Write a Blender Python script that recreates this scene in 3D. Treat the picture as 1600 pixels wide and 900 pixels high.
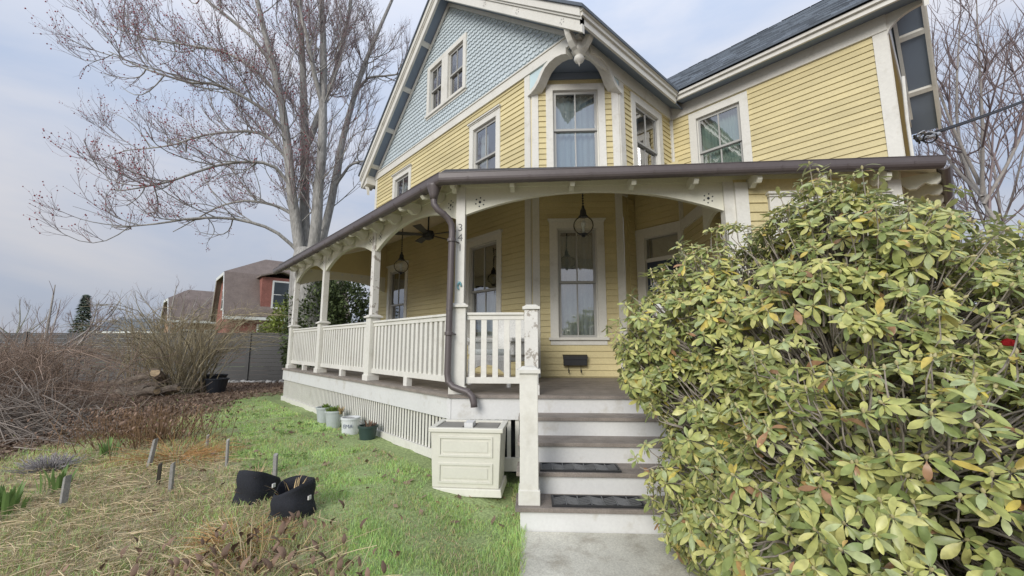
import bpy, math, random
import numpy as np
from mathutils import Matrix, Vector
R = math.radians
for _o in list(bpy.data.objects):
    bpy.data.objects.remove(_o)
scene = bpy.context.scene
COL = scene.collection

# ------------------------------------------------------------------ camera
# World axes follow the house: +X runs back along the house's right wall,
# +Y back along its gable wall, so the cut-off corner with the steps faces (-1,-1).
YAW = R(42.3); PITCH = math.atan(89 / 635.0); EYE = 1.49
cam_d = bpy.data.cameras.new('camera'); cam = bpy.data.objects.new('camera', cam_d)
COL.objects.link(cam)
cam.location = (0, 0, EYE); cam.rotation_euler = (R(90) + PITCH, 0, -YAW)
cam_d.sensor_width = 36; cam_d.lens = 635 / 1600 * 36; cam_d.clip_start = .05; cam_d.clip_end = 2000
scene.camera = cam

# ------------------------------------------------------------------ sky, sun, exposure
SUN_EL = R(26); SUN_AZ = R(42.3 + 180 + 26)      # compass angle from +Y towards +X
world = bpy.data.worlds.new('World'); scene.world = world; world.use_nodes = True
wn = world.node_tree; wn.nodes.clear()
def wnode(t, **k):
    n = wn.nodes.new(t)
    for a, b in k.items(): setattr(n, a, b)
    return n
wo = wnode('ShaderNodeOutputWorld'); bg = wnode('ShaderNodeBackground'); bg.inputs[1].default_value = 0.10
sky = wnode('ShaderNodeTexSky', sky_type='NISHITA', sun_disc=False, sun_elevation=SUN_EL, sun_rotation=SUN_AZ,
            altitude=20, air_density=1.0, dust_density=1.5, ozone_density=1.0)
tc = wnode('ShaderNodeTexCoord'); mp = wnode('ShaderNodeMapping'); mp.inputs['Scale'].default_value = (1.0, 1.0, 2.6)
nz = wnode('ShaderNodeTexNoise'); nz.inputs['Scale'].default_value = 1.9; nz.inputs['Detail'].default_value = 7
nz.inputs['Roughness'].default_value = .52; nz.inputs['Distortion'].default_value = .35
rp = wnode('ShaderNodeValToRGB'); rp.color_ramp.elements[0].position = .38; rp.color_ramp.elements[1].position = .66
rp.color_ramp.elements[0].color = (1.40, 1.64, 2.12, 1); rp.color_ramp.elements[1].color = (2.1, 2.12, 2.28, 1)
# an overcast sky grows brighter towards the zenith
sx = wnode('ShaderNodeSeparateXYZ'); mr = wnode('ShaderNodeMapRange')
mr.inputs[1].default_value = 0.0; mr.inputs[2].default_value = 1.0; mr.inputs[3].default_value = 1.3; mr.inputs[4].default_value = 3.0
mul = wnode('ShaderNodeVectorMath', operation='SCALE')
mx = wnode('ShaderNodeMix', data_type='RGBA'); mx.inputs[0].default_value = .97
wn.links.new(tc.outputs['Generated'], mp.inputs[0]); wn.links.new(mp.outputs[0], nz.inputs['Vector'])
wn.links.new(nz.outputs['Fac'], rp.inputs[0]); wn.links.new(rp.outputs[0], mul.inputs[0])
wn.links.new(tc.outputs['Generated'], sx.inputs[0]); wn.links.new(sx.outputs[2], mr.inputs[0])
wn.links.new(mr.outputs[0], mul.inputs['Scale'])
wn.links.new(sky.outputs[0], mx.inputs[6]); wn.links.new(mul.outputs[0], mx.inputs[7])
wn.links.new(mx.outputs[2], bg.inputs[0]); wn.links.new(bg.outputs[0], wo.inputs[0])

sun_d = bpy.data.lights.new('sun', 'SUN'); sun_d.energy = 1.45; sun_d.angle = R(30); sun_d.color = (1.0, .96, .90)
sun = bpy.data.objects.new('sun', sun_d); COL.objects.link(sun)
_sd = Vector((math.sin(SUN_AZ) * math.cos(SUN_EL), math.cos(SUN_AZ) * math.cos(SUN_EL), math.sin(SUN_EL)))
sun.rotation_euler = (-_sd).to_track_quat('-Z', 'Y').to_euler()
scene.view_settings.view_transform = 'Standard'; scene.view_settings.look = 'None'
scene.view_settings.exposure = 0.88; scene.view_settings.gamma = 1

# ------------------------------------------------------------------ helpers
WM = {}                                    # object name -> world matrix
I4 = Matrix.Identity(4)
def _link(o, parent=None, w=None):
    COL.objects.link(o); w = w or I4
    if parent is not None:
        o.parent = parent; o.matrix_parent_inverse = WM[parent.name].inverted()
    o.matrix_basis = w; WM[o.name] = w.copy()
    return o
def tag(o, label, cat=None, group=None, kind=None):
    if label: o['label'] = label
    if cat: o['category'] = cat
    if group: o['group'] = group
    if kind: o['kind'] = kind
    return o
def thing(name, loc, label, cat, group=None, rz=0):
    o = bpy.data.objects.new(name, None); o.empty_display_size = .2
    _link(o, None, Matrix.Translation(loc) @ Matrix.Rotation(rz, 4, 'Z'))
    return tag(o, label, cat, group)
def inst(name, me, parent, w):
    return _link(bpy.data.objects.new(name, me), parent, w)

class MB:
    """collects faces; build() links them as one mesh object"""
    def __init__(s): s.V = []; s.F = []; s.n = 0
    def add(s, v, f):
        b = s.n; s.V.extend(v); s.F.extend([tuple(i + b for i in q) for q in f]); s.n += len(v); return s
    def hexa(s, c):                        # 8 corners: bottom ccw 0-3, top 4-7
        return s.add(c, [(3, 2, 1, 0), (4, 5, 6, 7), (0, 1, 5, 4), (1, 2, 6, 5), (2, 3, 7, 6), (3, 0, 4, 7)])
    def box(s, fr, x0, x1, y0, y1, z0, z1):
        return s.hexa([fr(x, y, z) for z in (z0, z1) for x, y in ((x0, y0), (x1, y0), (x1, y1), (x0, y1))])
    def taper(s, fr, cx, cy, z0, z1, hx0, hy0, hx1, hy1):
        return s.hexa([fr(cx + a * h[0], cy + b * h[1], z) for z, h in ((z0, (hx0, hy0)), (z1, (hx1, hy1))) for a, b in ((-1, -1), (1, -1), (1, 1), (-1, 1))])
    def prism(s, fr, poly, y0, y1):        # poly in (x,z), extruded along y
        n = len(poly); v = [fr(x, y0, z) for x, z in poly] + [fr(x, y1, z) for x, z in poly]
        f = [tuple(range(n)), tuple(range(2 * n - 1, n - 1, -1))] + [(i, i + n, (i + 1) % n + n, (i + 1) % n) for i in range(n)]
        return s.add(v, f)
    def strip(s, fr, lo, hi, y0, y1):      # band between two equally long curves, thickness y
        n = len(lo); v = []
        for y in (y0, y1):
            v += [fr(x, y, z) for x, z in lo] + [fr(x, y, z) for x, z in hi]
        f = []
        for i in range(n - 1):
            f += [(i, i + 1, n + i + 1, n + i), (2 * n + i + 1, 2 * n + i, 3 * n + i, 3 * n + i + 1),
                  (i + 1, i, 2 * n + i, 2 * n + i + 1), (n + i, n + i + 1, 3 * n + i + 1, 3 * n + i)]
        f += [(0, n, 3 * n, 2 * n), (n - 1, 3 * n - 1, 4 * n - 1, 2 * n - 1)]
        return s.add(v, f)
    def tube(s, pts, rad, k=8, cap=True):
        v, f = tube_arr(pts, rad, k, cap); return s.add([tuple(a) for a in v], f)
    def lathe(s, c, prof, k=20, ax=None):   # prof: (radius, height)
        v = []; f = []
        for r, h in prof:
            for i in range(k):
                a = 2 * math.pi * i / k; p = (r * math.cos(a), r * math.sin(a), h)
                if ax is not None: p = tuple(ax @ Vector(p))
                v.append((c[0] + p[0], c[1] + p[1], c[2] + p[2]))
        m = len(prof)
        for j in range(m - 1):
            for i in range(k):
                i2 = (i + 1) % k
                f.append((j * k + i, j * k + i2, (j + 1) * k + i2, (j + 1) * k + i))
        f.append(tuple(range(k - 1, -1, -1))); f.append(tuple((m - 1) * k + i for i in range(k)))
        return s.add(v, f)
    def mesh(s, name, mat, smooth=False):
        me = bpy.data.meshes.new(name); me.from_pydata([tuple(a) for a in s.V], [], s.F); me.validate()
        if mat is not None: me.materials.append(mat)
        if smooth: me.polygons.foreach_set('use_smooth', [True] * len(me.polygons))
        me.update(); return me
    def build(s, name, mat, parent=None, smooth=False, bevel=0, w=None):
        o = _link(bpy.data.objects.new(name, s.mesh(name, mat, smooth)), parent, w)
        if bevel:
            b = o.modifiers.new('bevel', 'BEVEL'); b.width = bevel; b.segments = 2; b.limit_method = 'ANGLE'; b.angle_limit = R(40)
        return o

def tube_arr(pts, rad, k=6, cap=True):
    P = np.asarray(pts, float); n = len(P); r = np.broadcast_to(np.asarray(rad, float), (n,))
    T = np.gradient(P, axis=0) if n > 2 else np.repeat((P[1] - P[0])[None], 2, 0)
    T /= (np.linalg.norm(T, axis=1)[:, None] + 1e-12)
    up = np.array([0, 0, 1.0]) if abs(T[:, 2]).mean() < .8 else np.array([1.0, .2, 0])
    U = np.cross(T, up); U /= (np.linalg.norm(U, axis=1)[:, None] + 1e-12); W = np.cross(U, T)
    a = np.arange(k) * 2 * math.pi / k
    V = P[:, None] + r[:, None, None] * (np.cos(a)[None, :, None] * U[:, None] + np.sin(a)[None, :, None] * W[:, None])
    f = []
    for j in range(n - 1):
        for i in range(k):
            i2 = (i + 1) % k; f.append((j * k + i, j * k + i2, (j + 1) * k + i2, (j + 1) * k + i))
    if cap:
        f.append(tuple(range(k))[::-1]); f.append(tuple((n - 1) * k + i for i in range(k)))
    return V.reshape(-1, 3), f

def tubes_mesh(name, polys, k, mat):
    """many thin tubes in one mesh, vectorised; polys: list of (pts (n,3), radii (n,))"""
    groups = {}
    for p, r in polys: groups.setdefault(len(p), []).append((p, r))
    VV = []; FF = []; base = 0
    for n, L in groups.items():
        P = np.array([a for a, _ in L], float); r = np.array([b for _, b in L], float)
        T = np.gradient(P, axis=1) if n > 2 else np.repeat((P[:, 1:] - P[:, :1]), 2, 1)
        T /= np.linalg.norm(T, axis=2)[..., None] + 1e-12
        up = np.where(np.abs(T[..., 2:3]) < .85, np.array([0, 0, 1.0]), np.array([1.0, .1, 0]))
        U = np.cross(T, up); U /= np.linalg.norm(U, axis=2)[..., None] + 1e-12; W = np.cross(U, T)
        a = np.arange(k) * 2 * math.pi / k
        V = P[:, :, None] + r[:, :, None, None] * (np.cos(a)[None, None, :, None] * U[:, :, None] + np.sin(a)[None, None, :, None] * W[:, :, None])
        m = len(L)
        j, i = np.meshgrid(np.arange(n - 1), np.arange(k), indexing='ij'); i2 = (i + 1) % k
        q = np.stack([j * k + i, j * k + i2, (j + 1) * k + i2, (j + 1) * k + i], -1).reshape(-1, 4)
        FF.append((q[None] + (np.arange(m) * n * k)[:, None, None] + base).reshape(-1, 4)); VV.append(V.reshape(-1, 3)); base += m * n * k
    return arr_mesh(name, np.concatenate(VV), np.concatenate(FF), mat, smooth=True)

def arr_mesh(name, V, F, mat, cols=None, smooth=False):
    """mesh from numpy arrays; F is (m,3) or (m,4); cols: per-face linear rgb"""
    me = bpy.data.meshes.new(name); V = np.asarray(V, np.float32); F = np.asarray(F, np.int32); m, k = F.shape
    me.vertices.add(len(V)); me.vertices.foreach_set('co', V.ravel())
    me.loops.add(m * k); me.loops.foreach_set('vertex_index', F.ravel())
    me.polygons.add(m); me.polygons.foreach_set('loop_start', np.arange(0, m * k, k, dtype=np.int32))
    me.polygons.foreach_set('loop_total', np.full(m, k, np.int32))
    if smooth: me.polygons.foreach_set('use_smooth', np.ones(m, bool))
    if cols is not None:
        at = me.attributes.new('tint', 'FLOAT_COLOR', 'FACE')
        c = np.ones((m, 4), np.float32); c[:, :3] = cols; at.data.foreach_set('color', c.ravel())
    me.update(calc_edges=True); me.materials.append(mat); return me

S2 = math.sqrt(2)
cA, sA = math.cos(YAW), math.sin(YAW)
def SV(r, f, z=0):                          # street frame: r to the right along the street, f away from it
    return (r * cA + f * sA, -r * sA + f * cA, z)
def WL(p0):                                 # wall frame, wall faces -X: x to the right (-Y), y outwards
    return lambda x, y, z: (p0 - y, -x, z)
def WR(q0):                                 # wall faces -Y: x = +X
    return lambda x, y, z: (x, q0 - y, z)
def WC(c0):                                 # wall on the cut-off corner, faces (-1,-1)
    return lambda x, y, z: ((c0 - y + x) / S2, (c0 - y - x) / S2, z)
def WD(s0):                                 # diagonal wall facing the entry: x runs back along (1,1)
    return lambda x, y, z: ((x + s0 - y) / S2, (x - s0 + y) / S2, z)
def FR(loc, rz=0):
    c, s = math.cos(rz), math.sin(rz)
    return lambda x, y, z: (loc[0] + x * c - y * s, loc[1] + x * s + y * c, loc[2] + z)
def M4(fr):                                 # 4x4 of a frame
    o = Vector(fr(0, 0, 0)); X = Vector(fr(1, 0, 0)) - o; Y = Vector(fr(0, 1, 0)) - o; Z = Vector(fr(0, 0, 1)) - o
    return Matrix(((X.x, Y.x, Z.x, o.x), (X.y, Y.y, Z.y, o.y), (X.z, Y.z, Z.z, o.z), (0, 0, 0, 1)))
def sm(a, b, x):
    t = np.clip((np.asarray(x, float) - a) / (b - a), 0, 1); return t * t * (3 - 2 * t)

# ------------------------------------------------------------------ materials
def srgb(*c): return tuple(((v / 255 + .055) / 1.055) ** 2.4 if v > 10 else v / 255 / 12.92 for v in c)
MATS = {}
def mat(name, col, rough=.6, var=.10, scale=3.0, fine=0.0, fscale=60, bump=0.0, bscale=80, spec=.35, objr=0.0, isl=0.0,
        col2=None, c2pos=(.5, .7), stretch=(1, 1, 1), metal=0, tint=False, trans=0.0, sheen=0):
    m = bpy.data.materials.new(name); m.use_nodes = True; nt = m.node_tree; N = nt.nodes; L = nt.links
    b = N['Principled BSDF']; b.inputs['Roughness'].default_value = rough; b.inputs['Specular IOR Level'].default_value = spec
    b.inputs['Metallic'].default_value = metal
    geo = N.new('ShaderNodeNewGeometry'); mpn = N.new('ShaderNodeMapping'); mpn.inputs['Scale'].default_value = stretch
    L.new(geo.outputs['Position'], mpn.inputs[0])
    n1 = N.new('ShaderNodeTexNoise'); n1.inputs['Scale'].default_value = scale; n1.inputs['Detail'].default_value = 5
    L.new(mpn.outputs[0], n1.inputs['Vector'])
    if tint:
        at = N.new('ShaderNodeAttribute'); at.attribute_name = 'tint'; cur = at.outputs['Color']
    else:
        rgb = N.new('ShaderNodeRGB'); rgb.outputs[0].default_value = (*col, 1); cur = rgb.outputs[0]
    if col2 is not None:
        rm = N.new('ShaderNodeValToRGB'); rm.color_ramp.elements[0].position = c2pos[0]; rm.color_ramp.elements[1].position = c2pos[1]
        n2 = N.new('ShaderNodeTexNoise'); n2.inputs['Scale'].default_value = scale * 2.3; n2.inputs['Detail'].default_value = 8; n2.inputs['Roughness'].default_value = .62
        L.new(mpn.outputs[0], n2.inputs['Vector']); L.new(n2.outputs['Fac'], rm.inputs[0])
        m2 = N.new('ShaderNodeMix'); m2.data_type = 'RGBA'; L.new(rm.outputs[0], m2.inputs[0]); L.new(cur, m2.inputs[6])
        m2.inputs[7].default_value = (*col2, 1); cur = m2.outputs[2]
    def scaleby(src, lo, hi, cur):
        r_ = N.new('ShaderNodeMapRange'); r_.inputs[3].default_value = lo; r_.inputs[4].default_value = hi
        L.new(src, r_.inputs[0]); v = N.new('ShaderNodeVectorMath'); v.operation = 'SCALE'
        L.new(cur, v.inputs[0]); L.new(r_.outputs[0], v.inputs['Scale']); return v.outputs[0], r_
    if var:
        cur, r_ = scaleby(n1.outputs['Fac'], 1 - var, 1 + var, cur); r_.inputs[1].default_value = .25; r_.inputs[2].default_value = .75
    if fine:
        n3 = N.new('ShaderNodeTexNoise'); n3.inputs['Scale'].default_value = fscale; n3.inputs['Detail'].default_value = 3
        L.new(mpn.outputs[0], n3.inputs['Vector']); cur, r_ = scaleby(n3.outputs['Fac'], 1 - fine, 1 + fine, cur); r_.inputs[1].default_value = .3; r_.inputs[2].default_value = .7
    if objr:
        oi = N.new('ShaderNodeObjectInfo'); cur, _ = scaleby(oi.outputs['Random'], 1 - objr, 1 + objr, cur)
    if isl:
        cur, _ = scaleby(geo.outputs['Random Per Island'], 1 - isl, 1 + isl, cur)
    L.new(cur, b.inputs['Base Color'])
    if bump:
        bn = N.new('ShaderNodeBump'); bn.inputs['Strength'].default_value = bump; bn.inputs['Distance'].default_value = .01
        n4 = N.new('ShaderNodeTexNoise'); n4.inputs['Scale'].default_value = bscale; n4.inputs['Detail'].default_value = 4
        L.new(mpn.outputs[0], n4.inputs['Vector']); L.new(n4.outputs['Fac'], bn.inputs['Height']); L.new(bn.outputs[0], b.inputs['Normal'])
    if trans:
        tr = N.new('ShaderNodeBsdfTranslucent'); ms = N.new('ShaderNodeMixShader'); ms.inputs[0].default_value = trans
        L.new(cur, tr.inputs[0]); L.new(b.outputs[0], ms.inputs[1]); L.new(tr.outputs[0], ms.inputs[2])
        L.new(ms.outputs[0], N['Material Output'].inputs[0])
    MATS[name] = m; return m

YEL = mat('yellow clapboard paint', (.61, .53, .295), .55, .09, 1.2, .06, 40, .15, 120, objr=.075, spec=.3)
WHT = mat('cream white trim paint', (.68, .67, .615), .5, .06, 1.6, .04, 30, .12, 90, spec=.35, col2=(.54, .52, .45), c2pos=(.56, .80))
WPEEL = mat('peeling white post paint', (.69, .68, .64), .6, .05, 4, .03, 60, .3, 50, col2=(.36, .33, .29), c2pos=(.55, .60), spec=.3)
BRT = mat('bright white step paint', (.67, .675, .665), .45, .05, 2.2, .03, 40, .05, 60, col2=(.50, .48, .42), c2pos=(.55, .76))
SCAL = mat('pale blue shingle paint', (.52, .59, .62), .6, .05, 1.5, .04, 50, .1, 90, isl=.07)
BLUP = mat('pale blue panel paint', (.52, .65, .68), .6, .06, 3)
SOFF = mat('blue grey soffit paint', (.20, .245, .31), .6, .06, 2)
OLIV = mat('cream beam paint', (.72, .71, .60), .55, .05, 2, .03, 40)
CEIL = mat('tan ceiling boards', (.74, .66, .52), .6, .10, 2, .05, 30, stretch=(1, 6, 1))
GUT = mat('brown gutter metal', (.105, .088, .088), .42, .10, 2, .06, 25, spec=.5)
DECK = mat('weathered brown decking', (.235, .205, .18), .6, .25, 2.5, .14, 30, .25, 60, objr=.10, stretch=(3, 3, 3))
ROOF = mat('dark slate shingles', (.105, .125, .15), .85, .2, 2, .2, 60, .3, 80, isl=.5)
PROOF = mat('grey porch roofing', (.085, .085, .09), .85, .2, 3, .15, 60, .3, 80, isl=.2)
SASH = mat('grey sash paint', (.40, .40, .38), .5, .06, 3)
DARK = mat('painted gloom', (.035, .04, .045), .9, .3, 1)  # near-black colour standing in for shade in rooms and hollows
CURT = mat('pale blue curtain', (.50, .60, .64), .9, .10, 2, .06, 50)
SHEER = mat('white lace curtain', (.62, .66, .64), .9, .14, 3, .14, 70)
GREEN_C = mat('pale green curtain', (.50, .63, .55), .9, .12, 2)
RIB = mat('paler rubber ribs', (.14, .145, .15), .5, .2, 9, .1, 60)  # a paler grey than the mat base
BLK = mat('black metal', (.02, .021, .024), .45, .1, 5, spec=.5)
RUB = mat('black rubber', (.02, .021, .024), .6, .15, 8, .1, 60)
IRON = mat('dark iron', (.03, .032, .036), .5, .1, 5)
BLUED = mat('dark blue door paint', (.035, .05, .085), .35, .08, 4, spec=.5)
SIGN = mat('faded number paint', (.10, .10, .10), .6, .2, 20, col2=(.6, .59, .54), c2pos=(.56, .64))
TEAL = mat('teal glass ornament', (.16, .36, .40), .2, .2, 12, spec=.6)
CONC = mat('walkway concrete', (.58, .565, .49), .9, .20, 2.2, .14, 70, .35, 120, col2=(.38, .35, .285), c2pos=(.50, .72))
def glass_mat(name, refl, tint, ior=1.55):
    m = bpy.data.materials.new(name); m.use_nodes = True; nt = m.node_tree; N = nt.nodes; L = nt.links; N.clear()
    out = N.new('ShaderNodeOutputMaterial'); mixs = N.new('ShaderNodeMixShader'); tr = N.new('ShaderNodeBsdfTransparent'); gl = N.new('ShaderNodeBsdfGlossy')
    tr.inputs[0].default_value = (*tint, 1); gl.inputs['Roughness'].default_value = .015
    lw = N.new('ShaderNodeFresnel'); lw.inputs[0].default_value = ior
    r_ = N.new('ShaderNodeMapRange'); r_.inputs[3].default_value = refl; r_.inputs[4].default_value = 1.0
    nn = N.new('ShaderNodeTexNoise'); nn.inputs['Scale'].default_value = 1.6; bn = N.new('ShaderNodeBump'); bn.inputs['Strength'].default_value = .04; bn.inputs['Distance'].default_value = .05
    L.new(nn.outputs['Fac'], bn.inputs['Height']); L.new(bn.outputs[0], gl.inputs['Normal'])
    L.new(lw.outputs[0], r_.inputs[0]); L.new(r_.outputs[0], mixs.inputs[0]); L.new(tr.outputs[0], mixs.inputs[1]); L.new(gl.outputs[0], mixs.inputs[2]); L.new(mixs.outputs[0], out.inputs[0])
    return m
GLASS = glass_mat('window glass', .36, (.82, .86, .86))
LGLASS = glass_mat('lantern glass', .07, (.93, .92, .88), 1.12)
# ------------------------------------------------------------------ ground level
def gz(p, q):
    p = np.asarray(p, float); q = np.asarray(q, float); s = (p - q) / S2; c = (p + q) / S2
    return .18 * sm(.12, 1.5, -s) * sm(.3, 4.3, c)
DK = .93                                     # porch floor height

# ------------------------------------------------------------------ house
house = thing('house', (6.7, 6.5, 0), 'large yellow clapboard house with pale blue scalloped gable and cut-off corner', 'house')
GW, CW, RW, NW, NE = WL(5.12), WC(7.22), WR(3.92), WL(8.38), WR(.33)
DW, BF, BL, BR = WL(6.70), WC(4.76), WD(2.60), WR(.345)   # door wall, one-storey bay: front, inner side, right side
EXPO = .108
def clap_mesh():
    m = MB(); m.hexa([(0, 0, 0), (1, 0, 0), (1, .024, 0), (0, .024, 0), (0, 0, EXPO + .012), (1, 0, EXPO + .012), (1, .004, EXPO + .012), (0, .004, EXPO + .012)])
    m.F = [f[::-1] for f in m.F]; return m.mesh('clapboard', YEL)
CLAP = clap_mesh(); JR = random.Random(31)
def segs(x0, x1, cuts):
    out = [(x0, x1)]
    for a, b in cuts:
        nx = []
        for u, v in out:
            if b <= u or a >= v: nx.append((u, v)); continue
            if a - u > .03: nx.append((u, a))
            if v - b > .03: nx.append((b, v))
        out = nx
    return out
def siding(part, fr, x0, x1, z0, z1, opens, single=True):
    n = int(round((z1 - z0) / EXPO)); mb = MB(); F4 = M4(fr)
    for i in range(n):
        z = z0 + i * EXPO + JR.uniform(-.003, .003)
        cuts = [(a, b) for a, b, c, d in opens if min(z + EXPO, d) - max(z, c) > .3 * EXPO]
        S_ = []
        for u, v in segs(x0, x1, cuts):
            if v - u > 2.6:
                k_ = JR.uniform(u + .8, v - .8); S_ += [(u, k_ - .0015), (k_ + .0015, v)]
            else: S_.append((u, v))
        for u, v in S_:
            if single:
                inst('clapboard', CLAP, part, F4 @ Matrix.Translation((u, .004, z)) @ Matrix.Diagonal((v - u, 1, 1, 1)))
            else:
                mb.hexa([fr(x, y, zz) for x, y, zz in ((u, .004, z), (v, .004, z), (v, .026, z), (u, .026, z), (u, .004, z + EXPO), (v, .004, z + EXPO), (v, .008, z + EXPO), (u, .008, z + EXPO))])
    if not single: tag(mb.build('clapboards', YEL, part), None, kind='stuff')
def wall(name, fr, x0, x1, z0, z1, opens, m=None):
    xs = sorted({x0, x1, *[a for o in opens for a in o[:2]]}); zs = sorted({z0, z1, *[a for o in opens for a in o[2:]]})
    mb = MB()
    for a, b in zip(xs, xs[1:]):
        for c, d in zip(zs, zs[1:]):
            if any(o[0] <= a and b <= o[1] and o[2] <= c and d <= o[3] for o in opens): continue
            mb.add([fr(a, 0, c), fr(b, 0, c), fr(b, 0, d), fr(a, 0, d)], [(0, 1, 2, 3)])
    return mb.build(name, m or YEL, house)
def window(fr, x0, x1, z0, z1, cas=.135, head=.15, curtain=None, blind=None, crown=True, sill=True, sides=(1, 1), depth=1.6):
    cl, cr = cas * sides[0], cas * sides[1]
    m = MB()
    m.box(fr, x0 - cl, x0, -.02, .042, z0, z1); m.box(fr, x1, x1 + cr, -.02, .042, z0, z1)
    m.box(fr, x0 - cl, x1 + cr, -.02, .043, z1, z1 + head)
    m.box(fr, x0 - .001, x0 + .02, -.10, -.02, z0, z1); m.box(fr, x1 - .02, x1 + .001, -.10, -.02, z0, z1); m.box(fr, x0 + .02, x1 - .02, -.10, -.02, z1 - .02, z1)
    w = m.build('window', WHT, house)
    if crown:
        c = MB(); c.box(fr, x0 - cl - .03, x1 + cr + .03, 0, .085, z1 + head, z1 + head + .028); c.box(fr, x0 - cl - .012, x1 + cr + .012, 0, .06, z1 + head - .025, z1 + head)
        c.build('head_cap', WHT, w)
    if sill:
        c = MB(); c.box(fr, x0 - cl - .03, x1 + cr + .03, -.1, .075, z0 - .045, z0); c.box(fr, x0 - cl, x1 + cr, 0, .032, z0 - .13, z0 - .047); c.build('sill', WHT, w)
    zm = (z0 + z1) / 2; t = .042; xm = (x0 + x1) / 2
    for (a, b, y) in ((zm - .018, z1 - .02, -.045), (z0, zm + .018, -.082)):
        s_ = MB(); A, B = x0 + .02, x1 - .02
        s_.box(fr, A, A + t, y, y + .034, a, b); s_.box(fr, B - t, B, y, y + .034, a, b)
        s_.box(fr, A + t, B - t, y, y + .034, a, a + t); s_.box(fr, A + t, B - t, y, y + .034, b - t, b)
        s_.box(fr, xm - .011, xm + .011, y + .004, y + .03, a + t, b - t)
        s_.build('sash', SASH, w)
        for u, v in ((A + t, xm - .011), (xm + .011, B - t)):
            g = MB(); g.add([fr(u, y + .016, a + t), fr(v, y + .016, a + t), fr(v, y + .016, b - t), fr(u, y + .016, b - t)], [(0, 1, 2, 3)]); g.build('pane', GLASS, w)
    # near-black box behind the glass, a room's gloom put into its colour
    rm = MB(); e = .25; a, b, c, d = x0 - e, x1 + e, z0 - .3, z1 + .2; yb = -depth
    P = lambda x, y, z: fr(x, y, z)
    rm.add([P(a, yb, c), P(b, yb, c), P(b, yb, d), P(a, yb, d), P(a, -.11, c), P(b, -.11, c), P(b, -.11, d), P(a, -.11, d)], [(0, 1, 2, 3), (0, 4, 5, 1), (3, 2, 6, 7), (0, 3, 7, 4), (1, 5, 6, 2)])
    fx = lambda x0_, x1_: [(x0_ + (x1_ - x0_) * i / 40) for i in range(41)]
    rm.build('room', DARK, w)
    if curtain:
        for (u0, u1, zb, zt, mm) in curtain:
            cm = MB(); X = fx(u0, u1); ph = u0 * 7
            v = [P(x, -.19 + .022 * math.sin(i * 1.15 + ph) + .012 * math.sin(i * 2.7), zz) for zz in (zb, zt) for i, x in enumerate(X)]
            cm.add(v, [(i, i + 1, i + 42, i + 41) for i in range(40)]); cm.build('curtain', mm, w, smooth=True)
    return w
def ex(x0, x1, z0, z1, c=.13, h=.17, b=.12): return (x0 - c, x1 + c, z0 - b, z1 + h)

# gable wall (faces left-front), cut-off corner wall, right wall, wing
gA, gB = (-6.88, -6.09, 4.72, 6.24), (-10.66, -9.84, 4.72, 6.24)
g1, g2 = (-6.95, -6.04, 1.62, 3.57), (-10.72, -9.83, 1.62, 3.53)
c1, c2 = (.48, 1.18, 1.62, 3.58), (.435, 1.285, 4.72, 6.30)
rA = (6.84, 7.76, 4.72, 6.27); nA = (-3.345, -2.49, 4.72, 6.27)
gw = wall('gable_wall', GW, -12.03, -5.09, 0, 6.9, [gA, gB, g1, g2])
cw = wall('corner_wall', CW, .02, 1.68, 0, 6.9, [c1, c2])
rw = wall('right_wall', RW, 6.30, 8.38, 0, 6.9, [rA])
nw = wall('wing_wall', NW, -3.92, -.33, 0, 6.9, [nA])
ne = wall('wing_end_wall', NE, 8.38, 12.72, 0, 6.9, [])
siding(gw, GW, -12.0, -5.24, 4.55, 6.66, [ex(*gA), ex(*gB)])
siding(gw, GW, -12.0, -5.24, DK + .02, 4.50, [ex(*g1), ex(*g2)], single=False)
siding(cw, CW, .16, 1.54, 4.60, 6.45, [ex(*c2)])
siding(cw, CW, .16, 1.54, DK + .02, 4.50, [ex(*c1)])
siding(rw, RW, 6.44, 8.31, 4.60, 6.50, [ex(*rA)])
siding(nw, NW, -3.85, -.48, 4.40, 6.50, [ex(*nA)])
siding(ne, NE, 8.52, 12.72, 3.6, 6.5, [], single=False)
t = MB()
for (fr, a, b, z0, z1) in ((GW, -5.235, -5.09, DK, 6.66), (GW, -12.03, -11.9, DK, 6.66), (CW, .033, .16, DK, 6.52), (CW, 1.54, 1.667, DK, 6.52), (RW, 6.285, 6.44, 4.2, 6.475),
                        (RW, 8.31, 8.38, 4.2, 6.475), (NW, -3.92, -3.85, 4.2, 6.46), (NW, -.48, -.305, 4.0, 6.46), (NE, 8.405, 8.52, 3.5, 6.46)):
    m = MB(); m.box(fr, a, b, 0, .034, z0, z1); m.build('corner_board', WHT, house)
def board(name, fr, a, b, y0, y1, z0, z1, m=WHT, parent=None):
    q = MB(); q.box(fr, a, b, y0, y1, z0, z1); return q.build(name, m, parent or house)
board('gable_band', GW, -12.05, -3.90, 0, .055, 6.66, 6.85); board('gable_band_cap', GW, -12.06, -3.89, 0, .075, 6.85, 6.875)
board('frieze', RW, 5.10, 7.9, 0, .05, 6.475, 6.80); board('frieze', NW, -3.45, -.30, 0, .05, 6.46, 6.745); board('frieze', NE, 8.43, 12.72, 0, .05, 6.46, 6.80)
board('frieze', RW, 7.9, 8.329, 0, .05, 6.475, 6.86); board('frieze', NW, -3.869, -3.45, 0, .05, 6.46, 6.86)
board('frieze', CW, .03, 1.67, 0, .03, 6.53, 6.66, SOFF)
lw = [(.60, .50)]
window(GW, *gA, curtain=[(-6.85, -6.62, 4.7, 6.2, SHEER), (-6.33, -6.12, 4.7, 6.2, SHEER)]); window(GW, *gB, curtain=[(-10.63, -10.3, 4.7, 6.2, SHEER)])
window(GW, *g1, curtain=[(-6.9, -6.1, 1.6, 2.55, SHEER)]); window(GW, *g2)
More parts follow.
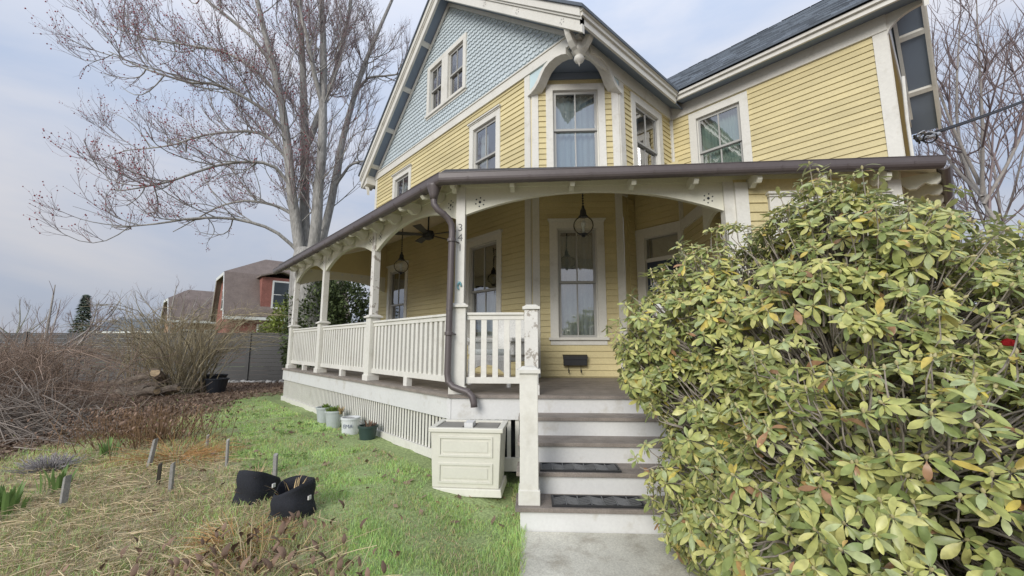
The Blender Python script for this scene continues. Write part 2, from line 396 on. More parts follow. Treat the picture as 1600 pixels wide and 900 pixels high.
window(CW, *c1, cas=.14, curtain=[(.5, 1.16, 1.6, 3.5, SHEER)])
window(CW, *c2, cas=.13, head=.12, crown=False, curtain=[(.45, 1.27, 4.7, 6.28, CURT)], depth=1.0)
window(RW, *rA, cas=.15, head=.16, crown=False, curtain=[(6.88, 7.3, 4.7, 6.2, CURT)], depth=1.2)
window(NW, *nA, cas=.15, head=.15, crown=False, curtain=[(-3.32, -2.86, 4.7, 6.25, GREEN_C), (-2.9, -2.52, 4.7, 6.25, GREEN_C)])

# gable: boarded triangle, scalloped shingles, paired attic window
MS = .84
gq0, gq1, gqm = 3.92, 12.03, 7.975
def rake_in(x): return 6.78 + MS * (min(-x - gq0, gq1 + .0 - (-x)))
at = [(-8.85, -8.27, 7.50, 8.76), (-7.98, -7.33, 7.50, 8.76)]
gt = MB(); gt.add([GW(-gq1, -.03, 6.7), GW(-gq0, -.03, 6.7), GW(-gqm, -.03, 6.78 + MS * (gqm - gq0))], [(0, 1, 2)])
def tri_wall(xa, xb, za, zb): gt.add([GW(xa, 0, za), GW(xb, 0, za), GW(xb, 0, zb), GW(xa, 0, zb)], [(0, 1, 2, 3)])
gt = MB(); xs = list(np.linspace(-gq1, -gq0, 90))
for a, b in zip(xs, xs[1:]):
    xm = (a + b) / 2; top = rake_in(xm)
    inwin = [o for o in at if o[0] - .02 < xm < o[1] + .02]
    if inwin: tri_wall(a, b, 6.7, 7.49); tri_wall(a, b, 8.77, max(8.78, top))
    else: tri_wall(a, b, 6.7, top)
gp = gt.build('gable_triangle', SCAL, house)
sc = MB(); SW, SE = .118, .112; row = 0; z = 6.872
prof = [(-.5, .55), (.5, .55), (.5, .22), (.40, .06), (.22, -.03), (0, -.055), (-.22, -.03), (-.40, .06), (-.5, .22)]
rs = random.Random(4)
while z < 10.35:
    n = 72
    for i in range(n):
        x = -gq1 + (i + (.5 if row % 2 else 0)) * SW
        if x > -gq0 - .03 or z + .02 > rake_in(x) - .02: continue
        if any(o[0] - .13 < x < o[1] + .13 and 7.5 - .13 < z + .05 < 8.76 + .12 for o in [(-8.85, -7.33)]): continue
        tilt = rs.uniform(-.004, .004)
        pts = [(x + a * (SW - .006), z + b * .12 + tilt * a) for a, b in prof]
        top = [(u, min(v, rake_in(x) + .02)) for u, v in pts]
        v_ = [GW(u, .006 if b > .4 else .021, v) for (u, v), (a, b) in zip(top, prof)] + [GW(u, .0, v) for (u, v) in top]
        k = len(prof); sc.add(v_, [tuple(range(k))] + [(j, j + k, (j + 1) % k + k, (j + 1) % k) for j in range(2, k - 1)])
    z += SE; row += 1
tag(sc.build('scalloped_shingles', SCAL, gp), None, kind='stuff')
for k, o in enumerate(at):
    window(GW, *o, cas=.12, head=.13, crown=False, sill=False, sides=((1, .0) if k == 0 else (2.35, 1)))
board('attic_window_sill', GW, -9.0, -7.18, 0, .07, 7.43, 7.50); board('attic_window_sill_trim', GW, -8.98, -7.2, 0, .032, 7.375, 7.43)

# main roof: slabs over sloping soffits
def slab(name, fr, e0, e1, zb0, zb1, zt0, zt1, a, b, m):      # cross-section in (x,z) extruded along y from a to b
    q = MB(); q.prism(fr, [(e0, zb0), (e1, zb1), (e1, zt1), (e0, zt0)], a, b); return q.build(name, m, house)
XY = lambda x, y, z: (y, x, z)                # section across Y, extruded along X
YX = lambda x, y, z: (x, y, z)                # section across X, extruded along Y
qe0, qe1, PR = 3.57, 12.38, 4.76
zs = lambda q: 6.78 + MS * (q - gq0); zf = lambda q: 6.78 + MS * (gq1 - q)
slab('soffit', XY, 3.92, gqm, zs(3.92), zs(gqm), zs(3.92) + .05, zs(gqm) + .05, PR + .06, 13.5, SOFF)
slab('soffit', XY, qe1 - .02, gqm, zf(qe1 - .02), zf(gqm), zf(qe1 - .02) + .05, zf(gqm) + .05, PR + .06, 13.5, SOFF)
slab('eave_soffit', XY, qe0 + .03, 3.93, 6.59, 6.785, 6.62, 6.82, PR + .06, 8.40, SOFF)
slab('main_roof', XY, qe0 - .08, gqm, zs(qe0 - .08) + .36, zs(gqm) + .36, zs(qe0 - .08) + .42, zs(gqm) + .42, PR - .09, 13.5, ROOF)
slab('main_roof', XY, qe1 + .04, gqm, zf(qe1 + .04) + .36, zf(gqm) + .36, zf(qe1 + .04) + .42, zf(gqm) + .42, PR - .09, 13.5, ROOF)
# rake boards with crown, and cross pieces over the soffit
for (e, fn) in ((qe0, zs), (qe1, zf)):
    slab('rake_board', XY, e, gqm, fn(e) - .06, fn(gqm) - .06, fn(e) + .20, fn(gqm) + .20, PR, PR + .06, WHT)
    slab('rake_crown', XY, e, gqm, fn(e) + .20, fn(gqm) + .20, fn(e) + .355, fn(gqm) + .355, PR - .055, PR + .06, WHT)
    slab('rake_bead', XY, e, gqm, fn(e) + .155, fn(gqm) + .155, fn(e) + .20, fn(gqm) + .20, PR - .026, PR, WHT)
    e2 = 3.95 if e == qe0 else 12.0
    slab('rake_trim', XY, e2, gqm, fn(e2) - .10, fn(gqm) - .10, fn(e2) - .005, fn(gqm) - .005, 5.05, 5.093, WHT)
for q in (8.80, 9.78, 10.76, 11.72):
    slab('lookout', XY, q, q + .075, zf(q) - .05, zf(q + .075) - .05, zf(q) - .001, zf(q + .075) - .001, PR + .061, 5.05, WHT)
# stencilled sprigs along the near rake board
for q in (6.10, 5.08, 3.98):
    m = MB(); zc = zs(q) + .05
    for k in range(5):
        a = k * 1.256; m.box(XY, q + .04 * math.cos(a) - .011, q + .04 * math.cos(a) + .011, PR - .003, PR - .0005, zc + .045 * math.sin(a) - .012, zc + .045 * math.sin(a) + .012)
    m.build('cut_sprig', SASH, house)
board('eave_fascia', WR(qe0 + .04), PR, 7.97, 0, .04, 6.58, 6.70); board('eave_crown', WR(qe0 + .04), PR - .02, 7.96, 0, .075, 6.70, 6.77); board('eave_crown_top', WR(qe0 + .04), PR - .04, 7.94, 0, .105, 6.77, 6.835)
# wing roof
pe, pm = 8.0, 10.55
zwt = lambda p: 6.93 + .84 * (p - pe)
slab('wing_soffit', YX, pe + .03, 8.40, 6.665, 6.745, 6.70, 6.78, -.15, 3.59, SOFF)
slab('wing_roof', YX, pe - .09, pm, zwt(pe - .09) - .04, zwt(pm) - .05, zwt(pe - .09), zwt(pm), -.20, 5.6, ROOF)
slab('wing_roof', YX, pm, 2 * pm - pe + .09, zwt(pm) - .05, zwt(pe - .09) - .05, zwt(pm), zwt(pe - .09), -.20, 5.6, ROOF)
board('eave_fascia', WL(pe + .04), -3.61, .15, 0, .04, 6.66, 6.745); board('eave_crown', WL(pe + .04), -3.60, .15, 0, .085, 6.745, 6.80)
shm = MB(); rs = random.Random(9)
for r_ in range(25):
    pa = pe - .09 + r_ * .11; pb = min(pa + .15, pm)
    q = -.20 + (r_ % 2) * .15
    while q < 5.4:
        wq = rs.uniform(.24, .34); h = rs.uniform(.012, .030)
        zc = lambda p, d: zwt(p) + d
        shm.hexa([(pa, q + .004, zc(pa, .001)), (pb, q + .004, zc(pb, .001)), (pb, q + wq - .004, zc(pb, .001)), (pa, q + wq - .004, zc(pa, .001)),
                  (pa, q + .004, zc(pa, h)), (pb, q + .004, zc(pb, .004)), (pb, q + wq - .004, zc(pb, .004)), (pa, q + wq - .004, zc(pa, h))])
        q += wq
tag(shm.build('roof_shingles', ROOF, house), None, kind='stuff')
# wing gable end: rakes, dark soffit panels, lookouts
zws = lambda p: 6.745 + .84 * (p - 8.38)
for sgn in (0, 1):
    mir = (lambda p: p) if sgn == 0 else (lambda p: 2 * pm - p)
    for nm, d0, d1, y0, y1, m in (('wing_rake_board', -.05, .20, -.18, -.13, WHT), ('wing_rake_crown', .20, .33, -.21, -.13, WHT), ('wing_end_soffit', .0, .05, -.13, .33, SOFF), ('wing_rake_trim', -.13, -.01, .24, .30, WHT)):
        p0 = pe if nm in ('wing_rake_board', 'wing_rake_crown') else 8.40
        if nm == 'wing_end_soffit' and sgn: p0 = pe
        a, b = mir(p0), mir(pm)
        slab(nm, YX, a, b, zws(p0) + d0, zws(pm) + d0, zws(p0) + d1, zws(pm) + d1, y0, y1, m)
    for i in range(2):
        p0 = 8.76 + i * .98; a, b = mir(p0), mir(p0 + .075)
        slab('wing_lookout', YX, a, b, zws(p0) - .05, zws(p0 + .075) - .05, zws(p0) - .001, zws(p0 + .075) - .001, -.129, .24, WHT)
m = MB(); m.add([NE(8.38, 0, 6.6), NE(12.72, 0, 6.6), NE(pm, 0, zws(pm))], [(0, 1, 2)]); m.build('wing_gable_triangle', SCAL, house)
# curved bracket under the wing's near eave corner, bracket at the far gable corner
def quarter(n, cx, cz, rx, rz, a0, a1): return [(cx + rx * math.cos(a0 + (a1 - a0) * i / n), cz + rz * math.sin(a0 + (a1 - a0) * i / n)) for i in range(n + 1)]
m = MB(); cv = quarter(10, -.12, 6.30, .44, .36, 0, math.pi / 2); m.strip(lambda x, y, z: (8.36 + y, x, z), cv, [(a, 6.74) for a, b in cv], 0, .06); m.build('wing_bracket', WHT, house)
m = MB(); m.prism(XY, [(12.04, 6.50), (12.36, 6.42), (12.36, 6.50), (12.04, 6.77)], PR + .05, 5.10); m.build('gable_return', WHT, house)
m = MB(); cv = quarter(8, 12.36, 6.14, .30, .30, math.pi, math.pi / 2); m.strip(XY, cv, [(a, b + .08) for a, b in cv], PR + .08, PR + .16); m.build('gable_bracket', WHT, house)

# ceiling over the cut-off corner, scroll brackets, pendant
m = MB(); m.prism(lambda x, y, z: (x, z, y), [(5.12, 5.10), (5.12, 3.92), (6.31, 3.92)], 6.665, 6.69); m.build('corner_soffit', SOFF, house)
m = MB(); m.box(lambda x, y, z: (x, y, z), 5.00, 5.24, 3.80, 4.04, 6.62, 6.70); m.build('pendant_block', WHT, house)
bz = lambda L: [(u, 6.66 - d) for u, d in L]
cvb = [(0, .47), (.08, .455), (.2, .41), (.3, .33), (.38, .22), (.46, .13), (.58, .075), (.72, .06), (.86, .085), (.96, .13)]
cvt = [(0, .40), (.07, .385), (.17, .34), (.255, .26), (.335, .15), (.43, .065), (.57, .01), (.72, .0), (.86, .0), (.96, .0)]
def bracket(fr, x0, sg):
    f = lambda x, y, z: fr(x0 + sg * x, y, z)
    m = MB(); m.strip(f, bz(cvb), bz(cvt), -.12, .075); b = m.build('scroll_bracket', WHT, house)
    m = MB(); m.strip(f, bz(cvt[:7]), bz([(u, 0) for u, _ in cvt[:7]]), -.03, .02); m.build('bracket_panel', BLUP, b)
bracket(GW, -5.11, 1); bracket(RW, 6.32, -1)
m = MB(); m.lathe((5.12, 3.92, 6.24), [(.004, -.04), (.012, .0), (.03, .02), (.07, .05), (.09, .09), (.08, .13), (.045, .155), (.055, .17), (.11, .20), (.125, .24), (.12, .30), (.10, .38)], 18); m.build('pendant', WHT, house, smooth=True)
def flare(fr):
    lo = [(.06, .0), (.16, .05), (.24, .13), (.30, .23), (.34, .34)]; hi = [(.06, .13), (.12, .17), (.175, .23), (.22, .31), (.25, .38)]
    m = MB(); m.strip(lambda x, y, z: fr(x, y, 6.42 + z), lo, hi, -.05, .05); m.build('flared_bracket', WHT, house)
flare(lambda x, y, z: (5.12 - x, 3.92 + y, z)); flare(lambda x, y, z: (5.12 + y, 3.92 - x, z))

# ground floor entry: door wall, inner side of the bay, bay front and right side
dw = wall('door_wall', DW, -3.92, -3.03, 0, 4.7, [(-3.74, -3.1, DK, 3.42)])
siding(dw, DW, -3.88, -3.03, 3.62, 4.5, [], single=False)
siding(rw, RW, 6.44, 6.66, DK + .02, 4.5, [], single=False)
door = MB(); door.box(DW, -3.74, -3.1, -.10, -.05, DK, 2.98); dob = door.build('front_door', BLUED, house)
m = MB(); m.box(DW, -3.66, -3.18, -.052, -.045, 1.05, 1.75); m.build('door_panel', BLUED, dob)
arc = [(-3.42 + .24 * math.cos(a), 2.55 + .26 * math.sin(a)) for a in np.linspace(0, math.pi, 13)]
m = MB(); m.prism(DW, [(-3.18, 1.9)] + arc + [(-3.66, 1.9)], -.05, -.044); m.build('door_glass', GLASS, dob)
m = MB(); m.lathe(DW(-3.16, .0, 1.95), [(.012, -.03), (.03, -.02), (.035, 0), (.03, .02), (.01, .03)], 12); m.build('door_knob', IRON, dob)
board('added_dark_board', DW, -3.9, -3.05, -.5, -.45, DK, 3.6, DARK); board('door_transom', DW, -3.74, -3.1, -.09, -.06, 3.05, 3.42, GLASS); board('transom_bar', DW, -3.74, -3.1, -.1, -.03, 2.98, 3.05)  # dark board added behind the door glass, an unlit hall put into colour
board('door_casing', DW, -3.90, -3.74, -.1, .04, DK, 3.42); board('door_casing', DW, -3.1, -3.03, -.1, .04, DK, 3.42); board('door_head', DW, -3.92, -3.02, -.1, .045, 3.42, 3.60)
bl = wall('bay_side_wall', BL, 4.80, 6.88, 0, 3.5, [])
m = MB(); m.add([BL(4.80, 0, 3.5), BL(6.88, 0, 3.5), BL(6.88, 0, 4.24), BL(4.80, 0, 3.52)], [(0, 1, 2, 3)]); m.build('bay_side_gable', YEL, bl)
siding(bl, BL, 4.9, 6.85, DK + .02, 3.42, [], single=False);
board('bay_side_band', BL, 4.85, 6.86, 0, .045, 3.42, 3.60); board('bay_side_corner', BL, 6.80, 6.88, 0, .046, DK, 4.15)
bw = (3.03, 3.92, 1.70, 3.08)
bf = wall('bay_front_wall', BF, 2.42, 4.28, 0, 3.45, [bw])
siding(bf, BF, 2.57, 4.16, .45, 3.40, [(2.79, 4.14, 1.5, 3.29)])
board('corner_board', BF, 2.42, 2.57, 0, .04, .3, 3.40); board('corner_board', BF, 4.16, 4.31, 0, .04, .3, 3.40)
window(BF, *bw, cas=.225, head=.16, curtain=[(3.05, 3.9, 1.7, 3.05, SHEER)], depth=.6)
bs = wall('bay_right_wall', BR, 6.39, 8.38, 0, 3.6, []); siding(bs, BR, 6.5, 8.37, .45, 3.45, [], single=False)
board('corner_board', BR, 6.37, 6.5, 0, .04, .3, 3.40)
board('foundation', BF, 2.40, 4.30, -.05, -.005, -.05, .45, CONC); board('foundation', BR, 6.40, 12.7, -.05, -.003, -.05, .45, CONC)
GALV0 = mat('dull cage wire', (.22, .21, .19), .5, .1, 5)
# ------------------------------------------------------------------ porch
porch = thing('porch', (3.4, 5.0, 0), 'wraparound porch with white railing, arched beams and brown gutter', 'porch')
PE, CE, QF = 2.66, 4.68, 11.2                # floor edges: left, cut-off corner, far end
def pboard(name, fr, a, b, y0, y1, z0, z1, m=WHT, parent=None, bevel=0):
    q = MB(); q.box(fr, a, b, y0, y1, z0, z1); return q.build(name, m, parent or porch, bevel=bevel)
PL, PC, PF = WL(PE), WC(CE), lambda x, y, z: (x, QF + y, z)
q0 = CE * S2 - PE                            # corner of the floor
H2 = lambda x, y, z: (x, z, y)
fl = MB(); fl.prism(H2, [(PE + .03, QF), (PE + .03, q0 + .01), ((CE + .03 + 2.45) / S2, (CE + .03 - 2.45) / S2), (6.72, 3.0), (6.72, 3.9), (6.31, 3.92), (5.12, 5.1), (5.12, QF)], DK - .06, DK - .006)
fl.build('floor_base', DECK, porch)
# floor planks, parallel to the corner edge, and edge nosings
pk = MB(); pk.box(lambda x, y, z: (x, y, z), 0, 1, 0, .135, 0, .006); PK = pk.mesh('floor_plank', DECK)
c = CE + .14; i = 0
while c < 7.2:
    a = max(c - 2 * PE / S2 - .0, 0)         # left end: x = (c+s)/sqrt2 > PE
    s0 = PE * S2 - c + .16; s1 = 2.55
    o = inst('floor_plank', PK, porch, M4(WC(c)) @ Matrix.Translation((max(s0, -2.9 + .35 * (c - CE)) , -.135, DK - .006)) @ Matrix.Diagonal((s1 - max(s0, -2.9 + .35 * (c - CE)), 1, 1, 1)))
    c += .14
c = PE + .14
while c < 5.0:
    qs = 5.3 + (c - PE) * .1
    inst('floor_plank', PK, porch, M4(WL(c)) @ Matrix.Translation((-QF, -.135, DK - .0055)) @ Matrix.Diagonal((QF - qs, 1, 1, 1)))
    c += .14
pboard('floor_nosing', PL, -QF, -q0, -.13, .03, DK - .03, DK + .004, DECK); pboard('floor_nosing', PC, -.94, 2.42, -.13, .03, DK - .03, DK + .0045, DECK)
pboard('rim_board', PL, -QF, -q0 + .01, -.03, .0, DK - .265, DK - .03, BRT); pboard('rim_board', PC, -.95, 2.42, -.03, .0, DK - .265, DK - .031, BRT)
# skirt of upright slats
sl = MB(); sl.box(lambda x, y, z: (x, y, z), -.0215, .0215, -.008, 0, 0, .46); SLT = sl.mesh('skirt_slat', WHT)
n = 96
for i in range(n): inst('skirt_slat', SLT, porch, M4(PL) @ Matrix.Translation((-QF + .05 + i * (QF - q0 - .08) / (n - 1), -.032, .205)))
for i in range(9): inst('skirt_slat', SLT, porch, M4(PC) @ Matrix.Translation((-.90 + i * .092, -.032, .205)))
pboard('skirt_rail', PL, -QF, -q0, -.03, .004, .175, .275); pboard('skirt_rail', PC, -.95, -.12, -.03, .004, .12, .26)
m = MB(); m.add([PL(-QF, -.35, 0), PL(-q0, -.35, 0), PL(-q0, -.35, .9), PL(-QF, -.35, .9)], [(0, 1, 2, 3)]); m.add([PC(-.8, -.35, 0), PC(2.4, -.35, 0), PC(2.4, -.35, .9), PC(-.8, -.35, .9)], [(0, 1, 2, 3)]); m.build('crawl_space_shade_sheet', DARK, porch)  # near-black sheet added behind the slats as painted shade under the floor
# posts: broad pedestal below the rail cap, slim shaft above
POSTS = [(2.80, 4.005), (2.80, 6.45), (2.80, 8.92), (2.80, 11.08)]
def post(x, y, rz, zt, lab=None, m=WHT):
    f = FR((x, y, DK), rz)
    b = MB(); b.box(f, -.085, .085, -.085, .085, 0, 1.0); b.box(f, -.10, .10, -.10, .10, 0, .09)
    o = b.build('post', WHT, porch, bevel=.006)
    b = MB(); b.box(f, -.115, .115, -.115, .115, 1.0, 1.025); b.taper(f, 0, 0, 1.025, 1.05, .105, .105, .07, .07); b.build('post_cap', WHT, o)
    b = MB(); b.box(f, -.056, .056, -.056, .056, 1.05, zt - DK); b.build('post_shaft', m, o, bevel=.006)
    return o
ZB = 3.42                                    # underside of the gutter board
for i, (x, y) in enumerate(POSTS): post(x, y, R(45) if i == 0 else 0, ZB, m=(WPEEL if i in (1, 3) else WHT))
pboard('half_post', WC(4.80), 2.30, 2.42, -.06, .05, DK, ZB)
# railings
def railing(fr, x0, x1, sp, blocks=True, zt=1.87):
    m = MB(); m.box(fr, x0, x1, -.045, .045, zt - .03, zt); m.box(fr, x0, x1, -.025, .025, zt - .085, zt - .03)
    o = m.build('railing', WHT, porch, bevel=.004)
    m = MB(); m.box(fr, x0, x1, -.03, .03, DK + .12, DK + .19); m.build('bottom_rail', WHT, o)
    if blocks: m = MB(); m.box(fr, (x0 + x1) / 2 - .05, (x0 + x1) / 2 + .05, -.04, .04, DK, DK + .12); m.build('rail_block', WHT, o)
    n = max(2, int((x1 - x0) / sp)); st_ = (x1 - x0) / n
    for i in range(n): inst('baluster', BALU, o, M4(fr) @ Matrix.Translation((x0 + st_ * (i + .5), 0, DK + .19)))
    return o
b_ = MB(); b_.box(lambda x, y, z: (x, y, z), -.032, .032, -.017, .017, 0, .668); BALU = b_.mesh('baluster', WHT)
PP = WL(2.80)
for (a, b) in ((-11.0, -9.0), (-8.83, -6.54), (-6.36, -4.09)): railing(PP, a, b, .118)
railing(WC(4.81), -.76, -.085, .113, False)
railing(lambda x, y, z: (x, 11.08 + y, z), 2.9, 5.1, .12)
railing(WC(4.81), 1.52, 2.30, .113, False)
# arched beams between posts
def arch(fr, x0, x1, zlo, zhi, ztop, y0, y1, name='arched_beam', m=OLIV, par=None):
    n = 24; lo = []
    for i in range(n + 1):
        t = i / n; u = abs(2 * t - 1); lo.append((x0 + (x1 - x0) * t, zlo + (zhi - zlo) * (1 - u ** 2.1)))
    q = MB(); q.strip(fr, lo, [(x, ztop) for x, _ in lo], y0, y1); return q.build(name, m, par or porch)
def hole_discs(fr, cx, cz, y):
    m = MB()
    for k in range(7):
        a = k * math.pi / 3; r, d = (.0, .017) if k == 6 else (.055, .0095)
        x, z = cx + r * math.cos(a + .4), cz + r * math.sin(a + .4)
        m.prism(fr, [(x + d * math.cos(b), z + d * math.sin(b)) for b in np.linspace(0, 2 * math.pi, 10)[:-1]], y, y + .0015)
    m.build('dark_hole_discs', DARK, porch)  # flat dark discs on the beam face, shade of drilled openings as colour
spans = ((-11.02, -8.98), (-8.86, -6.51), (-6.39, -4.06))
for a, b in spans:
    arch(PP, a, b, 3.03, 3.29, ZB, -.03, .03); hole_discs(PP, b - .14, 3.25, .0305); hole_discs(PP, a + .14, 3.25, .0305)
arch(WC(4.81), -.80, 2.31, 3.07, 3.345, ZB, -.03, .03); hole_discs(WC(4.81), -.62, 3.23, .0305); hole_discs(WC(4.81), 2.13, 3.23, .0305)
arch(WD(2.42), 4.85, 5.6, 3.0, 3.2, 3.42, -.02, .02)
en = arch(lambda x, y, z: (x, 11.08 + y, z), 2.85, 5.1, 2.98, 3.22, 3.42, -.03, .03)
m = MB(); m.prism(lambda x, y, z: (x, 11.06 + y, z), [(2.8, 3.42), (5.12, 3.42), (5.12, 4.36), (2.8, 3.52)], -.01, .01); m.build('end_panel', YEL, porch)
m = MB()
for i in range(8): m.lathe((3.1 + i * .26, 11.045, 3.36), [(.03, -.002), (.03, .002)], 12, Matrix.Rotation(R(90), 3, 'X'))
m.build('end_panel_light_discs', BRT, porch)  # white discs, daylight through the drilled row put into their colour
pboard('gutter_board', PP, -11.3, -4.01, -.04, .045, ZB, ZB + .12, OLIV); pboard('gutter_board', WC(4.81), -.86, 4.36, -.04, .045, ZB, ZB + .125, OLIV)
pboard('gutter_board', WR(.345), 6.36, 9.4, -.02, .045, ZB - .02, ZB + .12, OLIV)
# sloping ceiling and roof
SLP = .362
def zl(p): return 3.47 + SLP * (p - 2.5)
def zc(p, q): return 3.47 + SLP * ((p + q) / S2 - 4.54)
def zr_(p, q): return 3.47 + SLP * q
polyL = [(2.5, 11.75), (2.5, 3.92), (5.12, 5.0), (5.12, 11.75)]
polyC = [(2.5, 3.92), (6.42, 0.0), (8.04, 3.92), (6.30, 3.92), (5.12, 5.06)]
polyR = [(6.42, 0.0), (9.6, 0.0), (9.6, .33), (8.38, .33), (8.38, 3.92), (8.04, 3.92)]
def sheet(name, poly, zfn, d0, d1, m):
    q = MB(); n = len(poly); v = [(p, y, zfn(p, y) + d0) for p, y in poly] + [(p, y, zfn(p, y) + d1) for p, y in poly]
    q.add(v, [tuple(range(n)), tuple(range(2 * n - 1, n - 1, -1))] + [(i, i + n, (i + 1) % n + n, (i + 1) % n) for i in range(n)]); return q.build(name, m, porch)
for poly, fn in ((polyL, lambda p, q: zl(p)), (polyC, zc), (polyR, zr_)):
    sheet('porch_roof', poly, fn, .045, .085, PROOF); sheet('porch_ceiling', poly, fn, -.03, .04, CEIL)
# rafter tails with rounded ends
tp = [(0, 0), (.06, -.055), (.12, -.06), (.17, -.03), (.20, -.02), (.24, -.045), (.29, -.05), (.325, -.02), (.33, .03), (.30, .06), (0, .07)]
tm = MB(); tm.prism(lambda x, y, z: (y, x, z), tp, -.024, .024); TAIL = tm.mesh('rafter_tail', OLIV)
for i in range(12): inst('rafter_tail', TAIL, porch, M4(WL(2.755)) @ Matrix.Translation((-4.35 - i * .6, 0, 3.355)) @ Matrix.Diagonal((1.3, 1, 1.2, 1)))
for i in range(8): inst('rafter_tail', TAIL, porch, M4(WC(4.765)) @ Matrix.Translation((-.92 + i * .705, 0, 3.375)) @ Matrix.Diagonal((1.1, .75, 1, 1)))
for i in range(5): inst('rafter_tail', TAIL, porch, M4(WR(.30)) @ Matrix.Translation((6.6 + i * .5, 0, 3.38)) @ Matrix.Diagonal((1.3, 1, 1.3, 1)))
# gutter
gr = .072
gp_ = [(-.0, .0), (.0, -.05)] + [(.072 + .072 * math.cos(a), -.055 + .072 * math.sin(a)) for a in np.linspace(math.pi, 2 * math.pi, 9)] + [(.144, .012), (.150, .012), (.150, .02), (.138, .02), (.136, -.05)] + [(.072 + .062 * math.cos(a), -.05 + .062 * math.sin(a)) for a in np.linspace(2 * math.pi, math.pi, 9)][1:] + [(.008, .0)]
gp_ = [(a * .86, b * .86) for a, b in gp_]
def sweep(path, norms):                       # path points, outward mitre vectors
    q = MB(); n = len(gp_)
    for (P, N) in zip(path, norms): q.V += [(P[0] + N[0] * o, P[1] + N[1] * o, P[2] + z) for o, z in gp_]
    q.n = len(q.V)
    for j in range(len(path) - 1): q.F += [(j * n + i, j * n + (i + 1) % n, (j + 1) * n + (i + 1) % n, (j + 1) * n + i) for i in range(n)]
    q.F += [tuple(range(n)), tuple(range((len(path) - 1) * n, len(path) * n))[::-1]]
    return q
n1 = np.array([-1.0, 0]); n2 = np.array([-1, -1]) / S2; n3 = np.array([0, -1.0]); mit = lambda a, b: (a + b) / (1 + a @ b)
gut = sweep([(2.50, 11.75, 3.40), (2.50, 3.92, 3.445), (6.42, 0.0, 3.53)], [n1, mit(n1, n2), n2]).build('gutter', GUT, porch)
m = sweep([(6.44, 0.0, 3.53), (9.6, 0.0, 3.53)], [n3, n3]); m.build('gutter', GUT, porch)
for i in range(11):
    y = 4.3 + i * .7; zz = 3.443 - i * .0042; m = MB(); m.strip(lambda x, yy, z: (2.50 - x, y + yy, zz + z), [(.062 + .068 * math.cos(a), -.047 + .068 * math.sin(a)) for a in np.linspace(math.pi, 2 * math.pi, 9)], [(.062 + .0605 * math.cos(a), -.047 + .0605 * math.sin(a)) for a in np.linspace(math.pi, 2 * math.pi, 9)], -.012, .012); m.build('gutter_strap', GUT, gut)
for i in range(8):
    s_ = -.72 + i * .705; f = WC(4.54); zz = 3.45 + .085 * (s_ + 1) / 5.5
    m = MB(); m.strip(lambda x, yy, z: f(s_ + yy, x, zz + z), [(.062 + .068 * math.cos(a), -.047 + .068 * math.sin(a)) for a in np.linspace(math.pi, 2 * math.pi, 9)], [(.062 + .0605 * math.cos(a), -.047 + .0605 * math.sin(a)) for a in np.linspace(math.pi, 2 * math.pi, 9)], -.012, .012); m.build('gutter_strap', GUT, gut)
# downspout: funnel at the corner, gooseneck, pipe down the corner post, kick-out
dp = [(2.43, 4.05, 3.36), (2.43, 4.05, 3.22), (2.435, 4.045, 3.14), (2.47, 4.02, 3.075), (2.53, 3.99, 3.03), (2.585, 3.97, 2.98), (2.625, 3.955, 2.91), (2.635, 3.955, 2.82), (2.625, 3.96, 1.9), (2.615, 3.96, 1.17), (2.62, 3.945, 1.08), (2.65, 3.90, 1.025), (2.70, 3.82, .995), (2.74, 3.74, .975), (2.765, 3.69, .93), (2.775, 3.67, .86), (2.775, 3.665, .815)]
m = MB(); m.tube(dp, [.038] * len(dp), 14); ds = m.build('downspout', GUT, porch, smooth=True)
m = MB(); m.lathe((2.43, 4.05, 3.20), [(.045, 0), (.05, .05), (.085, .15), (.088, .185)], 16); m.build('funnel', GUT, ds, smooth=True)
for z_ in (2.72, 1.62): m = MB(); m.lathe((2.632 - (2.72 - z_) * .01, 3.957, z_), [(.048, -.02), (.05, -.015), (.05, .015), (.048, .02)], 14); m.tube([(2.66, 3.96, z_), (2.75, 3.97, z_ - .01)], .008, 6); m.build('pipe_strap', GUT, ds)
for k_ in (4, 8, 10, 13):
    a_, b_2 = np.array(dp[k_]), np.array(dp[k_ + 1]); d_ = (b_2 - a_) / np.linalg.norm(b_2 - a_); m = MB(); m.tube([a_ - d_ * .012, a_ + d_ * .012], .0415, 14); m.build('pipe_joint', GUT, ds)
# house number and ornament on the corner post shaft
def text_mesh(body, size, m, ext=.002):
    cu = bpy.data.curves.new('t', 'FONT'); cu.body = body; cu.size = size; cu.extrude = ext; cu.align_x = 'CENTER'
    o = bpy.data.objects.new('t', cu); COL.objects.link(o); dg = bpy.context.evaluated_depsgraph_get(); dg.update()
    me = bpy.data.meshes.new_from_object(o.evaluated_get(dg)); bpy.data.objects.remove(o); me.materials.clear(); me.materials.append(m); return me
# the shaft's flat face towards the steps turns with the cut-off corner: a thin number plate face
pcx, pcy = POSTS[0]
PF_ = WC((pcx + pcy) / S2 - .0565); ps = (pcx - pcy) / S2
def on_post(me, name, z): inst(name, me, porch, M4(lambda x, y, zz: PF_(ps + x, zz, z + y)))
for ch, z_ in (('3', 2.86), ('4', 2.735), ('1', 2.61)): on_post(text_mesh(ch, .13, SIGN, .0008), 'house_number', z_)
orn = MB(); th = np.linspace(0, 4.6, 16); orn.tube([PF_(ps + .022 * math.cos(a) * (1 - .08 * a), .012, 2.18 + .055 * math.sin(a) * (1 - .08 * a)) for a in th], [.013 - .0015 * abs(a - 2) for a in th], 8)
o_ = orn.build('glass_ornament', TEAL, None, smooth=True); tag(o_, 'small curled teal glass ornament fixed to the corner porch post', 'ornament')

